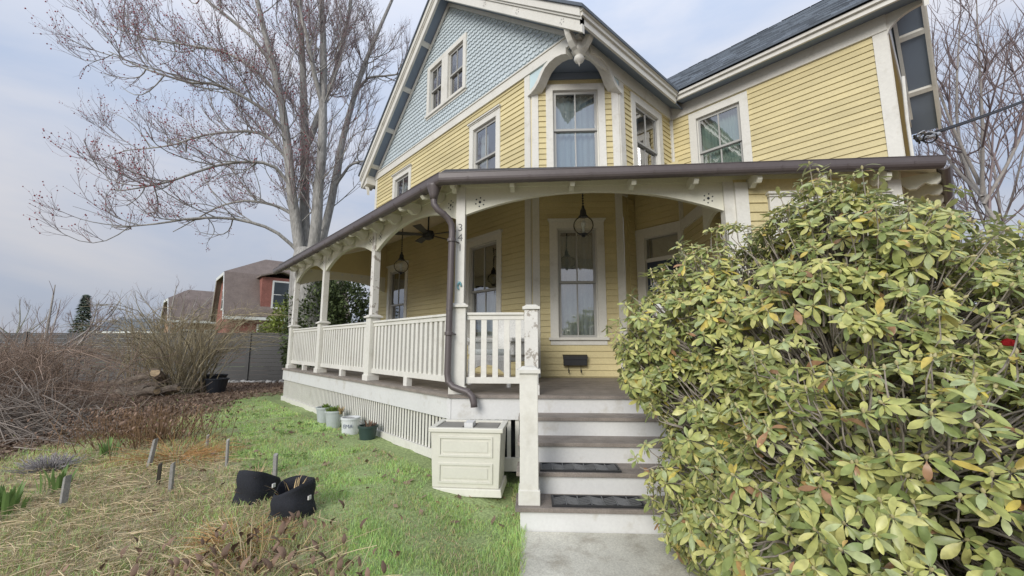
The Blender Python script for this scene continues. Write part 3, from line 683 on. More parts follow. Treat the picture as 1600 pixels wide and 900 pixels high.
# ------------------------------------------------------------------ front steps
steps = thing('front_steps', SV(.5, 4.0, 0), 'five white front steps with weathered brown treads and square newel posts', 'steps')
ST = WC(0)                                    # y = -depth
def sbox(name, s0, s1, c0, c1, z0, z1, m, par=None, bevel=0):
    q = MB(); q.box(ST, s0, s1, -c1, -c0, z0, z1); return q.build(name, m, par or steps, bevel=bevel)
RUN, RISE = .295, .186
for k in range(5):
    c0 = 3.53 + k * RUN
    sbox('riser', -.10, 1.56, c0, c0 + .022, k * RISE - (.05 if k == 0 else 0), (k + 1) * RISE - .036, BRT)
    if k < 4:
        zt = (k + 1) * RISE
        for j, (a, b) in enumerate(((-.03, .135), (.14, .305))): sbox('tread', -.14, 1.60, c0 + a, c0 + b, zt - .035, zt, DECK, bevel=.004)
for s_ in (-.10, 1.52):
    q = MB(); pr = [(3.55, -.05)]
    for k in range(4): pr += [(3.555 + k * RUN, (k + 1) * RISE - .037), (3.555 + (k + 1) * RUN, (k + 1) * RISE - .037)]
    pr += [(4.72, .7), (4.72, -.05)]
    q.prism(lambda x, y, z: ST(s_ + y, -x, z), pr, 0, .035); q.build('stringer', WHT, steps)
def newel(s_, c_, zb, zt, hw=.078, peel=False):
    f = lambda x, y, z: ST(s_ + x, -c_ + y, z)
    q = MB(); q.box(f, -hw, hw, -hw, hw, zb, zt); q.box(f, -hw - .012, hw + .012, -hw - .012, hw + .012, zb, zb + .12)
    o = q.build('newel', WPEEL if peel else WHT, steps, bevel=.006)
    q = MB(); q.box(f, -hw - .022, hw + .022, -hw - .022, hw + .022, zt, zt + .03); q.taper(f, 0, 0, zt + .03, zt + .055, hw + .012, hw + .012, hw * .7, hw * .7); q.build('newel_cap', WHT, o)
    return o
for s_ in (-.025, 1.47): newel(s_, 3.63, RISE, 1.25); newel(s_ + .025, 4.76, DK, 1.90, peel=True)
# rubber mats with a moulded chevron pattern
def mat_thing(name, s0, s1, c_, z, lab):
    o = thing(name, ST((s0 + s1) / 2, -c_, z), lab, 'doormat', 'rubber step mats'); w, d = s1 - s0, .235
    f = lambda x, y, zz: ST(s0 + x, -c_ + y, z + zz)
    q = MB(); q.box(f, 0, w, -d / 2, d / 2, .0, .006); q.build('mat_base', RUB, o)
    q = MB(); q.box(f, 0, w, -d / 2, -d / 2 + .016, .006, .016); q.box(f, 0, w, d / 2 - .016, d / 2, .006, .016); q.box(f, 0, .016, -d / 2 + .016, d / 2 - .016, .006, .016); q.box(f, w - .016, w, -d / 2 + .016, d / 2 - .016, .006, .016); q.build('mat_rim', BLK, o)
    q = MB(); n = 7; cw_ = (w - .032) / n
    for i in range(n):
        x0 = .016 + i * cw_; q.box(f, x0 - .004, x0 + .004, -d / 2 + .016, d / 2 - .016, .006, .015); sg = 1 if i % 2 else -1
        for j in range(5):
            y = -d / 2 + .022 + j * .034; ya, yb = (y, y + .055) if sg > 0 else (y + .055, y); top_ = d / 2 - .018
            q.hexa([f(a, min(b, top_), zz) for zz in (.006, .0155) for a, b in ((x0 + .006, ya), (x0 + cw_ - .006, yb), (x0 + cw_ - .006, yb + .013), (x0 + .006, ya + .013))])
    q.build('mat_ribs', RIB, o)
mat_thing('step_mat', .16, .92, 3.645, RISE, 'black rubber chevron mat on the lowest step')
mat_thing('step_mat', .07, .79, 3.94, 2 * RISE, 'black rubber chevron mat on the second step up')
walk = MB(); n = 24
for k in range(3):
    c1 = 3.52 - k * 1.25; c0 = c1 - 1.24
    walk.box(ST, -.09 - .0 * k, 1.45, -c1, -c0, -.10, .004 - k * .002)
w_ = walk.build('walkway', CONC, None, bevel=.008); tag(w_, 'grey concrete path leading to the front steps', None, kind='structure')

# ------------------------------------------------------------------ things on and around the porch
def lantern(loc, ztop, lab):
    o = thing('porch_lantern', loc, lab, 'lantern', 'hanging porch lanterns')
    x, y, z = loc
    q = MB(); q.lathe((x, y, z), [(.02, -.175), (.03, -.165), (.025, -.15), (.06, -.14), (.062, -.13), (.03, -.125)], 16); q.build('finial', IRON, o)
    q = MB(); q.lathe((x, y, z), [(.06, .125), (.075, .135), (.05, .165), (.042, .23), (.025, .26), (.015, .31)], 16); q.build('cap', IRON, o)
    a = np.linspace(-1.15, 1.2, 14); q = MB(); q.lathe((x, y, z), [(.15 * math.cos(t_), .14 * math.sin(t_)) for t_ in a], 28); q.build('glass_globe', LGLASS, o, smooth=True)
    for k in range(4):
        b = k * math.pi / 2 + .4; q = MB(); q.tube([(x + .153 * math.cos(t_) * math.cos(b), y + .153 * math.cos(t_) * math.sin(b), z + .143 * math.sin(t_)) for t_ in np.linspace(-1.2, 1.2, 9)], .0016, 5); q.build('cage_wire', GALV0, o)
    q = MB(); q.lathe((x, y, z), [(.018, -.11), (.02, -.03), (.033, .0), (.035, .04), (.02, .07)], 12); q.build('bulb', SHEER, o, smooth=True)
    q = MB(); q.tube([(x, y, z + .32), (x, y, ztop)], .007, 6)
    zz = z + .34; 
    while zz < ztop - .02: q.lathe((x, y, zz), [(.008, -.014), (.017, 0), (.008, .014)], 6); zz += .04
    q.build('chain', IRON, o)
L1 = ST(.785, -5.9, 3.25); lantern(L1, zc(L1[0], L1[1]) - .03, 'hanging globe lantern in front of the corner window')
L2 = (3.9, 7.72, 3.12); lantern(L2, zl(3.9) - .03, 'hanging globe lantern farther back along the side porch')
fan = thing('ceiling_fan', (3.95, 6.75, 3.62), 'dark ceiling fan under the side porch roof', 'fan')
q = MB(); q.lathe((3.95, 6.75, 3.62), [(.03, -.12), (.10, -.09), (.12, -.02), (.10, .05), (.03, .07)], 18); q.tube([(3.95, 6.75, 3.68), (3.95, 6.75, 3.97)], .015, 8); q.build('motor', IRON, fan)
for k in range(5):
    a = k * 2 * math.pi / 5 + 1.35; f = FR((3.95, 6.75, 3.60), a); q = MB(); q.hexa([f(*v) for v in ((.12, -.05, -.012), (.66, -.075, -.015), (.66, .075, .012), (.12, .05, .008), (.12, -.05, -.004), (.66, -.075, -.007), (.66, .075, .02), (.12, .05, .016))]); q.build('blade', IRON, fan)
# mailbox
mb_ = thing('mailbox', CW(.72, .03, 1.05), 'black wall mailbox with newspaper hooks below the corner window', 'mailbox')
q = MB(); q.box(CW, .55, .95, .03, .13, 1.14, 1.30); q.build('box', BLK, mb_, bevel=.008)
q = MB(); q.prism(lambda x, y, z: CW(.54 + y, x, z), [(.028, 1.325), (.05, 1.325), (.142, 1.285), (.142, 1.245), (.134, 1.245), (.134, 1.28), (.05, 1.315), (.028, 1.315)], 0, .42); q.build('lid', BLK, mb_)
for x in (.64, .85):
    q = MB(); q.tube([CW(x, .05, 1.14), CW(x, .05, 1.06), CW(x, .06, 1.03), CW(x, .09, 1.02), CW(x, .12, 1.04), CW(x, .125, 1.07)], .008, 6); q.build('hook', BLK, mb_)
# white wicker armchair behind the front railing
wk = thing('wicker_chair', (3.95, 4.55, DK), 'white wicker armchair behind the front porch railing', 'chair')
WK = mat('white wicker', (.76, .76, .73), .7, .08, 6, .22, 90, .5, 150)
f = FR((3.95, 4.55, DK), R(-78))
q = MB(); q.box(f, -.36, .36, -.34, .30, .33, .42); q.build('seat', WK, wk, bevel=.02)
bk = [(-.40 + .80 * i / 16, 0) for i in range(17)]; lo = [(x, .40) for x, _ in bk]; hi = [(x, .78 + .26 * math.sqrt(max(0, 1 - (x / .42) ** 2))) for x, _ in bk]
q = MB(); q.strip(lambda x, y, z: f(x, .30 + y + .10 * (z - .4) - .25 * x * x, z), lo, hi, 0, .04); q.build('backrest', WK, wk)
for sg in (-1, 1):
    q = MB(); q.box(f, sg * .38 - .06, sg * .38 + .06, -.38, .32, .60, .66); q.box(f, sg * .38 - .03, sg * .38 + .03, -.30, .30, .42, .60); q.build('armrest', WK, wk, bevel=.015)
for sx_ in (-1, 1):
    for sy in (-.32, .28):
        q = MB(); q.tube([f(sx_ * .35, sy, 0), f(sx_ * .35, sy, .36)], .028, 8); q.build('leg', WK, wk)
lo = [(x, .14 + .15 * (1 - (x / .36) ** 2)) for x in np.linspace(-.34, .34, 13)]
q = MB(); q.strip(f, lo, [(x, .34) for x, _ in lo], -.36, -.34); q.build('apron', WK, wk)
q = MB(); q.box(f, -.31, .31, -.32, .24, .42, .50); q.build('cushion', SHEER, wk, bevel=.03)

# planter box by the steps
PLB = mat('cream resin', (.66, .65, .575), .42, .05, 3, .02, 40, spec=.4, col2=(.50, .48, .40), c2pos=(.58, .82))
SOIL = mat('dark potting soil', (.06, .045, .035), .95, .4, 30, .3, 120, .6, 90)
pl = thing('planter_box', ST(-.68, -4.3, .1), 'large cream panelled planter box beside the steps', 'planter')
ca, sa_ = math.cos(R(3)), math.sin(R(3))
def PB(x, y, z):                              # local: x right, y towards the viewer, z up
    xx, yy = x * ca - y * sa_, x * sa_ + y * ca
    return ST(-.635 + xx * 1.07, -4.32 + yy, .085 + z)
q = MB(); q.taper(PB, 0, 0, .04, .56, .305, .205, .325, .22); q.taper(PB, 0, 0, -.03, .04, .335, .235, .325, .225); q.build('box', PLB, pl, bevel=.008)
q = MB()
for (a, b, c_, d) in ((-.345, .345, .185, .24), (-.345, .345, -.24, -.185), (-.345, -.29, -.185, .185), (.29, .345, -.185, .185)): q.box(PB, a, b, c_, d, .56, .60)
q.build('rim', PLB, pl, bevel=.006)
for (z0, z1) in ((.085, .27), (.33, .52)):
    q = MB(); yb = lambda z: .205 + .015 * (z - .04) / .52
    def fr_(x0, x1, za, zb, e): 
        q.hexa([PB(x, yb(z) + yy, z) for z in (za, zb) for x, yy in ((x0, -.004), (x1, -.004), (x1, e), (x0, e))])
    fr_(-.25, .25, z0, z0 + .018, .012); fr_(-.25, .25, z1 - .018, z1, .012); fr_(-.25, -.232, z0 + .018, z1 - .018, .012); fr_(.232, .25, z0 + .018, z1 - .018, .012); fr_(-.205, .205, z0 + .045, z1 - .045, .007)
    q.build('raised_panel', PLB, pl)
q = MB(); q.box(PB, -.30, .30, -.19, .19, .568, .575); q.build('soil_tray', SOIL, pl)
q = MB()
for (a, b) in ((-.28, -.05), (.06, .28)): q.box(PB, a, b, -.13, .13, .576, .592)
q.build('inner_pan', GALV0, pl)
q = MB(); q.box(PB, -.03, .05, -.02, .14, .585, .635); q.build('small_pot', BRT, pl)

# pots in a row against the skirt
GALV = mat('pale grey plastic', (.44, .48, .48), .45, .08, 5, .04, 40); WPL = mat('white plastic', (.62, .65, .66), .4, .06, 5); DGRN = mat('dark green plastic', (.035, .06, .055), .4, .1, 5); BLU = mat('dark pot writing', (.12, .14, .2), .7, .2, 20)
LEAFG = mat('fresh garden leaves', (.16, .24, .05), .6, .2, 6, isl=.35, trans=.25); STRAW = mat('dry straw stems', (.42, .31, .16), .8, .2, 5, isl=.3); DRYB = mat('brown dry leaves', (.21, .14, .10), .85, .25, 6, isl=.4, trans=.1)
def blades(base, n, h, spread, seed, m, wid=.012, parent=None, name='leaf_blade', bend=.5):
    g = np.random.default_rng(seed); V = []; F = []
    for i in range(n):
        a = g.uniform(0, 2 * math.pi); r = g.uniform(0, spread); b = np.array(base) + [r * math.cos(a), r * math.sin(a), 0]; hh = h * g.uniform(.6, 1.1); d = np.array([math.cos(a), math.sin(a), 0]); s_ = np.array([-math.sin(a), math.cos(a), 0]); bn = bend * g.uniform(.3, 1.3)
        k = len(V)
        for t_, wv in ((0, .7), (.4, 1), (.75, .8), (1, .05)):
            c_ = b + d * hh * bn * t_ * t_ + np.array([0, 0, hh * t_ * (1 - .25 * bn * t_)]); V += [c_ - s_ * wid * wv, c_ + s_ * wid * wv]
        F += [(k, k + 1, k + 3, k + 2), (k + 2, k + 3, k + 5, k + 4), (k + 4, k + 5, k + 7, k + 6)]
    return _link(bpy.data.objects.new(name, arr_mesh(name, np.array(V), np.array(F), m)), parent)
def pot(name, p, q_, h, r0, r1, m, lab, fill, rim=.012):
    z = float(gz(p, q_)) - .01; o = thing(name, (p, q_, z), lab, 'pot', 'plant pots along the porch skirt')
    b = MB(); b.lathe((p, q_, z), [(r0, 0), (r1, h - .03), (r1 + rim, h - .03), (r1 + rim, h), (r1 - .008, h), (r1 - .012, h - .04), (.01, h - .04)], 28); b.build('pot_body', m, o)
    b = MB(); b.lathe((p, q_, z + h - .05), [(r1 - .015, 0), (r1 - .015, .015), (r1 * .5, .03), (.01, .03)], 20); b.build('soil', SOIL, o)
    return o, z
o, z = pot('plastic_pot', 2.48, 7.55, .26, .095, .125, GALV, 'pale grey pot with new leaves, farthest in the row along the porch skirt', 1); blades((2.5, 7.55, z + .23), 26, .09, .08, 1, LEAFG, .012, o, 'sprouts')
o, z = pot('plastic_pot', 2.45, 6.98, .27, .10, .135, GALV, 'light grey fluted pot full of green shoots along the porch skirt', 1); blades((2.43, 6.98, z + .24), 60, .10, .12, 2, LEAFG, .012, o, 'sprouts'); blades((2.50, 6.85, z + .22), 26, .14, .03, 12, STRAW, .007, o, 'dry_stalks')
o, z = pot('plastic_bucket', 2.46, 6.30, .25, .115, .13, WPL, 'white plastic bucket with dark handwriting beside the porch skirt', 1)
tm_ = text_mesh('EMA', .075, BLU, .0005); 
from math import atan2
fx_ = Vector((-.62, -.78, 0)).normalized(); rt = Vector((.78, -.62, 0)).normalized()
inst('handwriting', tm_, o, Matrix(((rt.x, 0, fx_.x, 2.46 + fx_.x * .127), (rt.y, 0, fx_.y, 6.30 + fx_.y * .127), (0, 1, 0, z + .11), (0, 0, 0, 1))))
o, z = pot('plastic_pot', 2.48, 5.72, .21, .10, .125, DGRN, 'dark green pot with dead stalks, nearest in the row along the porch skirt', 1); blades((2.48, 5.68, z + .17), 22, .12, .09, 3, DRYB, .012, o, 'dead_stalks')
# ------------------------------------------------------------------ ground
def ground():
    rr = np.concatenate([[-600, -250, -120, -70, -45, -30, -22], np.arange(-17, 8.01, .2), [10, 14, 20, 30, 60, 150, 600]])
    ff = np.concatenate([[-60, -20, -8, -3], np.arange(0, 18.01, .2), [21, 26, 34, 50, 80, 140, 300, 900]])
    Rr, Ff = np.meshgrid(rr, ff); p = Rr * cA + Ff * sA; q = -Rr * sA + Ff * cA
    g = np.random.default_rng(2); z = gz(p, q)
    s = (p - q) / S2; c = (p + q) / S2
    onw = (s > -.35) & (s < 1.8) & (c < 4.9)
    z = z + np.where(onw | (np.abs(Rr) > 15), -.012, g.normal(0, .009, z.shape) * ((c < 14) & (c > 0)))
    z -= np.where((s > -.12) & (s < 1.48) & (c < 3.6), .05, 0)
    n, m = len(rr), len(ff); V = np.stack([p, q, z], -1).reshape(-1, 3)
    j, i = np.meshgrid(np.arange(m - 1), np.arange(n - 1), indexing='ij'); k = j * n + i
    F = np.stack([k, k + 1, k + n + 1, k + n], -1).reshape(-1, 4)
    M = mat('garden earth and turf', (.27, .335, .15), .95, .25, 1.4, .35, 40, .7, 60, spec=.1)
    nt = M.node_tree; N = nt.nodes; L = nt.links; b = N['Principled BSDF']
    src = b.inputs['Base Color'].links[0].from_socket
    sep = N.new('ShaderNodeSeparateXYZ'); geo = N.new('ShaderNodeNewGeometry'); L.new(geo.outputs['Position'], sep.inputs[0])
    nn = N.new('ShaderNodeTexNoise'); nn.inputs['Scale'].default_value = 1.1; nn.inputs['Detail'].default_value = 6; L.new(geo.outputs['Position'], nn.inputs['Vector'])
    def mth(op, a, b_):
        x = N.new('ShaderNodeMath'); x.operation = op
        for t_, v in ((0, a), (1, b_)):
            if isinstance(v, (int, float)): x.inputs[t_].default_value = v
            else: L.new(v, x.inputs[t_])
        return x.outputs[0]
    def step(v, a, b_):
        x = N.new('ShaderNodeMapRange'); x.interpolation_type = 'SMOOTHSTEP'; x.inputs[1].default_value = a; x.inputs[2].default_value = b_; L.new(v, x.inputs[0]); return x.outputs[0]
    def mixc(f, a, col):
        x = N.new('ShaderNodeMix'); x.data_type = 'RGBA'; L.new(f, x.inputs[0]); L.new(a, x.inputs[6])
        if isinstance(col, tuple): x.inputs[7].default_value = (*col, 1)
        else: L.new(col, x.inputs[7])
        return x.outputs[2]
    n2 = N.new('ShaderNodeTexNoise'); n2.inputs['Scale'].default_value = 26; n2.inputs['Detail'].default_value = 6; L.new(geo.outputs['Position'], n2.inputs['Vector'])
    rampd = N.new('ShaderNodeValToRGB'); e = rampd.color_ramp.elements; e[0].position = .3; e[1].position = .7; e[0].color = (.22, .19, .11, 1); e[1].color = (.46, .41, .27, 1); L.new(n2.outputs['Fac'], rampd.inputs[0])
    wob = mth('MULTIPLY', mth('SUBTRACT', nn.outputs['Fac'], .5), 1.6)
    dry = step(mth('ADD', sep.outputs[0], wob), 1.25, .75)
    far = step(sep.outputs[1], 30, 24)
    cur = mixc(mth('MULTIPLY', dry, far), src, rampd.outputs[0])
    rampl = N.new('ShaderNodeValToRGB'); e = rampl.color_ramp.elements; e[0].position = .32; e[1].position = .72; e[0].color = (.11, .08, .06, 1); e[1].color = (.29, .20, .15, 1); L.new(n2.outputs['Fac'], rampl.inputs[0])
    lit = step(mth('ADD', mth('SUBTRACT', sep.outputs[1], mth('MULTIPLY', sep.outputs[0], 1.4)), wob), 8.6, 9.6)
    lit = mth('MULTIPLY', lit, mth('MULTIPLY', step(sep.outputs[1], 30, 24), step(mth('ADD', sep.outputs[0], wob), 3.2, 2.2)))
    lit2 = mth('MULTIPLY', step(sep.outputs[1], 12.6, 13.4), step(sep.outputs[1], 30, 24))
    cur = mixc(mth('MAXIMUM', lit, lit2), cur, rampl.outputs[0])
    # bare soil under the big bush
    sw = mth('SUBTRACT', sep.outputs[0], sep.outputs[1]); cur = mixc(step(sw, 1.9, 2.3), cur, rampl.outputs[0])
    L.new(cur, b.inputs['Base Color'])
    o = _link(bpy.data.objects.new('ground', arr_mesh('ground', V, F, M, smooth=True))); tag(o, 'sloping yard of turf, dry bed and leaf litter', None, kind='structure')
ground()

def vnoise(x, y, sc, seed):
    g = np.random.default_rng(seed); T = g.random((64, 64)); u = x * sc; v = y * sc; i = np.floor(u).astype(int); j = np.floor(v).astype(int); a = u - i; b = v - j
    a = a * a * (3 - 2 * a); b = b * b * (3 - 2 * b); t = lambda p, q: T[p % 64, q % 64]
    return t(i, j) * (1 - a) * (1 - b) + t(i + 1, j) * a * (1 - b) + t(i, j + 1) * (1 - a) * b + t(i + 1, j + 1) * a * b

TINT = mat('grass blades', (1, 1, 1), .7, .0, 1, spec=.2, tint=True, trans=.22)
def sample_ground(n, seed, rlo, rhi, flo, fhi):
    g = np.random.default_rng(seed); f = flo * (fhi / flo) ** g.random(n); r = f * g.uniform(rlo, rhi, n)      # even per view angle
    return r * cA + f * sA, -r * sA + f * cA, f, g
def blades_mesh(p, q, h, w, lean, cols, g, z0=None):
    n = len(p); a = g.uniform(0, 2 * math.pi, n); d = np.stack([np.cos(a), np.sin(a), 0 * a], -1); b_ = g.uniform(0, 2 * math.pi, n); s = np.stack([np.cos(b_), np.sin(b_), 0 * a], -1)
    base = np.stack([p, q, (gz(p, q) if z0 is None else z0) - .006], -1); up = np.array([0, 0, 1.0])
    V = np.empty((n, 5, 3)); ln = lean[:, None] * h[:, None]
    V[:, 0] = base - s * w[:, None]; V[:, 1] = base + s * w[:, None]
    mid = base + up * (h * .6)[:, None] + d * ln * .4; V[:, 2] = mid - s * w[:, None] * .75; V[:, 3] = mid + s * w[:, None] * .75
    V[:, 4] = base + up * (h * (1 - .3 * lean))[:, None] + d * ln
    k = (np.arange(n) * 5)[:, None]; T = np.concatenate([k + [[0, 1, 3]], k + [[0, 3, 2]], k + [[2, 3, 4]]], 1).reshape(-1, 3)
    return V.reshape(-1, 3), T, np.repeat(cols, 3, 0)
def in_lawn(p, q):
    return p > 1.05 + .8 * (vnoise(p + 20, q + 20, .9, 5) - .5)
def grass():
    p, q, f, g = sample_ground(330000, 3, -1.35, .40, 2.1, 15.5)
    s = (p - q) / S2; c = (p + q) / S2
    lawn = in_lawn(p, q); patch = vnoise(p + 30, q + 30, 1.7, 7); patch2 = vnoise(p + 9, q + 9, 5.0, 8)
    ok = (s < -.085 + .05 * patch2) & ~((p > 2.56) & (q > 3.9) & (q < 11.3)) & ~((c > 4.6) & (p > 2.4)) & (q < 13.2 + patch)
    litter = (q - 1.4 * p > 8.9 + 1.2 * (patch - .5)) & (p < 2.6) ; ok &= ~(litter & (g.random(len(p)) < .94)) & (p < 6)
    ok &= ~((np.abs(s + .62) < .42) & (np.abs(c - 4.25) < .3))
    thin = np.where(lawn, .5 + .8 * patch, .45 + .3 * (patch > .45)); ok &= g.random(len(p)) < thin
    p, q, f, lawn, patch, patch2 = [a[ok] for a in (p, q, f, lawn, patch, patch2)]; n = len(p)
    tan = g.random(n) < np.where(lawn, .08 + .28 * (patch < .36) + .18 * (patch2 < .3), .62)
    gr = np.stack([g.uniform(.36, .48, n), g.uniform(.51, .63, n), g.uniform(.17, .25, n)], -1) * (.75 + .5 * patch[:, None]); tn = np.stack([g.uniform(.45, .62, n), g.uniform(.38, .52, n), g.uniform(.22, .32, n)], -1)
    cols = np.where(tan[:, None], tn, gr)
    sc = np.clip(f / 4, .8, 2.2)
    h = g.uniform(.016, .05, n) * np.where(lawn, 1, 1.6) * (.5 + 1.1 * patch2)
    edge = ((p > 2.42) & (q > 4.2) & (g.random(n) < .5)) | ((np.abs((p - q) / S2 + .1) < .05) & (g.random(n) < .4)); h = np.where(edge, h * 1.9, h); w = g.uniform(.0016, .0034, n) * sc
    V, T, C = blades_mesh(p, q, h, w, np.where(tan, g.uniform(.5, 1.4, n), g.uniform(.1, .8, n)), cols, g)
    o = _link(bpy.data.objects.new('grass', arr_mesh('grass', V, T, TINT, C))); tag(o, 'short green spring grass with dry tan patches across the yard', 'grass', kind='stuff')
grass()
def flakes(name, p, q, size, cols, g, lab, cat, zoff=.0, par=None):
    n = len(p); a = g.uniform(0, 2 * math.pi, n); t1 = g.normal(0, .45, n); t2 = g.normal(0, .45, n)
    u = np.stack([np.cos(a), np.sin(a), t1], -1) * size[:, None]; v = np.stack([-np.sin(a), np.cos(a), t2], -1) * size[:, None] * .55
    c = np.stack([p, q, gz(p, q) + .006 + size * .35 + zoff], -1)
    V = np.stack([c - u, c - v * .9 + u * .1, c + u + [0, 0, .004], c + v], 1).reshape(-1, 3); F = np.arange(4 * n).reshape(n, 4)
    o = _link(bpy.data.objects.new(name, arr_mesh(name, V, F, TINT, cols)), par); return tag(o, lab, cat, kind='stuff')
def litter():
    p, q, f, g = sample_ground(60000, 11, -1.35, .0, 3.5, 15.2)
    pt = vnoise(p + 30, q + 30, 1.7, 7)
    ok = (((q - 1.4 * p > 8.7 + 1.2 * (pt - .5)) & (p < 2.4)) | ((q > 12.2) & (p < 4.5)) | (g.random(len(p)) < .012)) & ~((p > 2.5) & (q < 11.4))
    p, q = p[ok], q[ok]; n = len(p); k = g.random((n, 1)); cols = np.array([.16, .11, .08]) * (1 - k) + np.array([.36, .265, .19]) * k
    flakes('leaf_litter', p, q, g.uniform(.018, .05, n), cols, g, 'brown fallen leaves covering the bed in front of the fence', 'leaves')
    p, q, f, g = sample_ground(2600, 12, -1.3, .12, 2.2, 8); s = (p - q) / S2
    ok = (s < -.1) & ~((p > 2.5) & (q > 3.9)) & (g.random(len(p)) < np.where(p > 1.1, .02, .5)); ok |= (np.abs(s + .4) < .5) & (np.abs((p + q) / S2 - 4.0) < .22) & (g.random(len(p)) < .9) & (s < -.12); p, q = p[ok], q[ok]; n = len(p); k = g.random((n, 1)); cols = np.array([.13, .07, .045]) * (1 - k) + np.array([.42, .27, .16]) * k
    flakes('scattered_leaves', p, q, g.uniform(.010, .026, n), cols, g, 'dry leaf scraps scattered over the near lawn and bed', 'leaves')
litter()
def weeds():
    p, q, f, g = sample_ground(1500, 15, -.75, .05, 2.4, 9); s = (p - q) / S2; ok = (s < -.2) & (p > .95) & (p < 2.45) & (vnoise(p + 4, q + 4, 1.3, 9) > .52); p, q = p[ok][:90], q[ok][:90]; P = np.repeat(p, 9) + g.normal(0, .022, len(p) * 9); Q = np.repeat(q, 9) + g.normal(0, .022, len(p) * 9); n = len(P); k = g.random((n, 1)); flakes('lawn_weeds', P, Q, g.uniform(.012, .028, n), np.array([.14, .25, .07]) * (1 - k) + np.array([.26, .36, .12]) * k, g, 'small broad leaved weeds dotted through the lawn', 'weeds', zoff=.012)
weeds()
def straws(name, n, seed, pc, qc, sp, sq, L0, L1, cols, z1, lab, cat, rad=.0022, par=None):
    g = np.random.default_rng(seed); P = []
    for i in range(n):
        p = pc + g.normal(0, sp); q = qc + g.normal(0, sq); L = g.uniform(L0, L1); a = g.uniform(0, 2 * math.pi); el = g.uniform(-.05, z1); d = np.array([math.cos(a) * math.cos(el), math.sin(a) * math.cos(el), math.sin(el)])
        t = np.linspace(0, 1, 5)[:, None]; b = np.array([p, q, float(gz(p, q)) + g.uniform(.005, .05)]); side = g.normal(0, .18, 3)
        pts = b + d * L * t + side * L * t * (1 - t) + np.array([0, 0, -.35 * L * math.sin(max(el, 0))]) * t * t; zg = gz(pts[:, 0], pts[:, 1]) + .004; pts[:, 2] = np.maximum(pts[:, 2], zg)
        P.append((pts, np.full(5, rad * g.uniform(.6, 1.3))))
    o = _link(bpy.data.objects.new(name, tubes_mesh(name, P, 3, cols)), par); return tag(o, lab, cat, kind='stuff')
TANS = mat('tan dead stems', (.56, .46, .29), .85, .2, 6, isl=.4, spec=.15); BRS = mat('brown dead stems', (.23, .15, .09), .85, .2, 6, isl=.4, spec=.15); ORS = mat('rusty straw', (.45, .26, .11), .85, .2, 6, isl=.35, spec=.15)
straws('dry_stems', 2600, 21, -.1, 4.6, .55, 1.3, .08, .28, TANS, .22, 'flattened tan dead stems lying over the garden bed', 'stems')

# ------------------------------------------------------------------ garden plants in the dry bed
def clump(name, p, q, lab, cat, parts):
    o = thing(name, (p, q, float(gz(p, q))), lab, cat)
    for nm, n, seed, sp, L0, L1, m, z1, rad in parts:
        g = np.random.default_rng(seed); P = []
        for i in range(n):
            a = g.uniform(0, 2 * math.pi); r0 = abs(g.normal(0, sp * .5)); el = z1 + g.normal(0, .25); L = g.uniform(L0, L1); b = np.array([p + r0 * math.cos(a), q + r0 * math.sin(a), float(gz(p, q)) - .01]); d = np.array([math.cos(a) * math.cos(el), math.sin(a) * math.cos(el), math.sin(el)])
            t = np.linspace(0, 1, 6)[:, None]; pts = b + d * L * t + g.normal(0, .10, 3) * L * t * (1 - t) * 2 + np.array([math.cos(a), math.sin(a), -.9]) * L * .35 * t * t * max(0, 1.35 - el); pts[:, 2] = np.maximum(pts[:, 2], gz(pts[:, 0], pts[:, 1]) + .004)
            P.append((pts, np.linspace(rad, rad * .5, 6)))
        tag(_link(bpy.data.objects.new(nm, tubes_mesh(nm, P, 4, m)), o), None, kind='stuff')
    return o
def dead_leaves(o, p, q, n, seed, sp, z0, z1, size=(.03, .085)):
    g = np.random.default_rng(seed); V = []; F = []
    for i in range(n):
        c = np.array([p + g.normal(0, sp), q + g.normal(0, sp), float(gz(p, q)) + g.uniform(z0, z1)]); L = g.uniform(*size); a = g.uniform(0, 2 * math.pi); u = np.array([math.cos(a) * .5, math.sin(a) * .5, -.85]); s = np.array([-math.sin(a), math.cos(a), g.normal(0, .3)]); k = len(V)
        for t, w in ((0, .12), (.3, .5), (.65, .42), (1, .05)):
            cc = c + u * L * t + np.array([math.cos(a), math.sin(a), 0]) * L * .35 * math.sin(t * 3); V += [cc - s * L * w * .5, cc + np.array([math.cos(a), math.sin(a), 0]) * L * .1, cc + s * L * w * .5]
        for j in range(3): F += [(k + 3 * j, k + 3 * j + 1, k + 3 * j + 4, k + 3 * j + 3), (k + 3 * j + 1, k + 3 * j + 2, k + 3 * j + 5, k + 3 * j + 4)]
    tag(_link(bpy.data.objects.new('withered_leaves', arr_mesh('withered_leaves', np.array(V), np.array(F), DRYB)), o), None, kind='stuff')
o = clump('dead_perennial', .62, 3.02, 'withered perennial with drooping brown leaves in front of the grow bags', 'plant', [('stems', 60, 31, .42, .2, .48, TANS, .6, .0034), ('stalks', 20, 32, .3, .2, .40, STRAW, .8, .004)]); dead_leaves(o, .62, 3.02, 130, 33, .27, .03, .24)
o = clump('dead_perennial', .95, 2.62, 'withered brown perennial at the very front of the lawn edge', 'plant', [('stems', 24, 34, .25, .12, .3, TANS, .55, .003)]); dead_leaves(o, .95, 2.62, 50, 35, .16, .02, .14)
o = clump('dead_perennial', .12, 3.15, 'sparse withered stems at the front left of the bed', 'plant', [('stems', 22, 36, .4, .18, .4, TANS, .55, .003)]); dead_leaves(o, .12, 3.15, 40, 37, .3, .05, .28, (.03, .06))
clump('dry_grass_tuft', .63, 3.50, 'rusty orange tuft of dead grass beside the grow bags', 'plant', [('blades', 420, 41, .16, .12, .30, ORS, .35, .0022)])
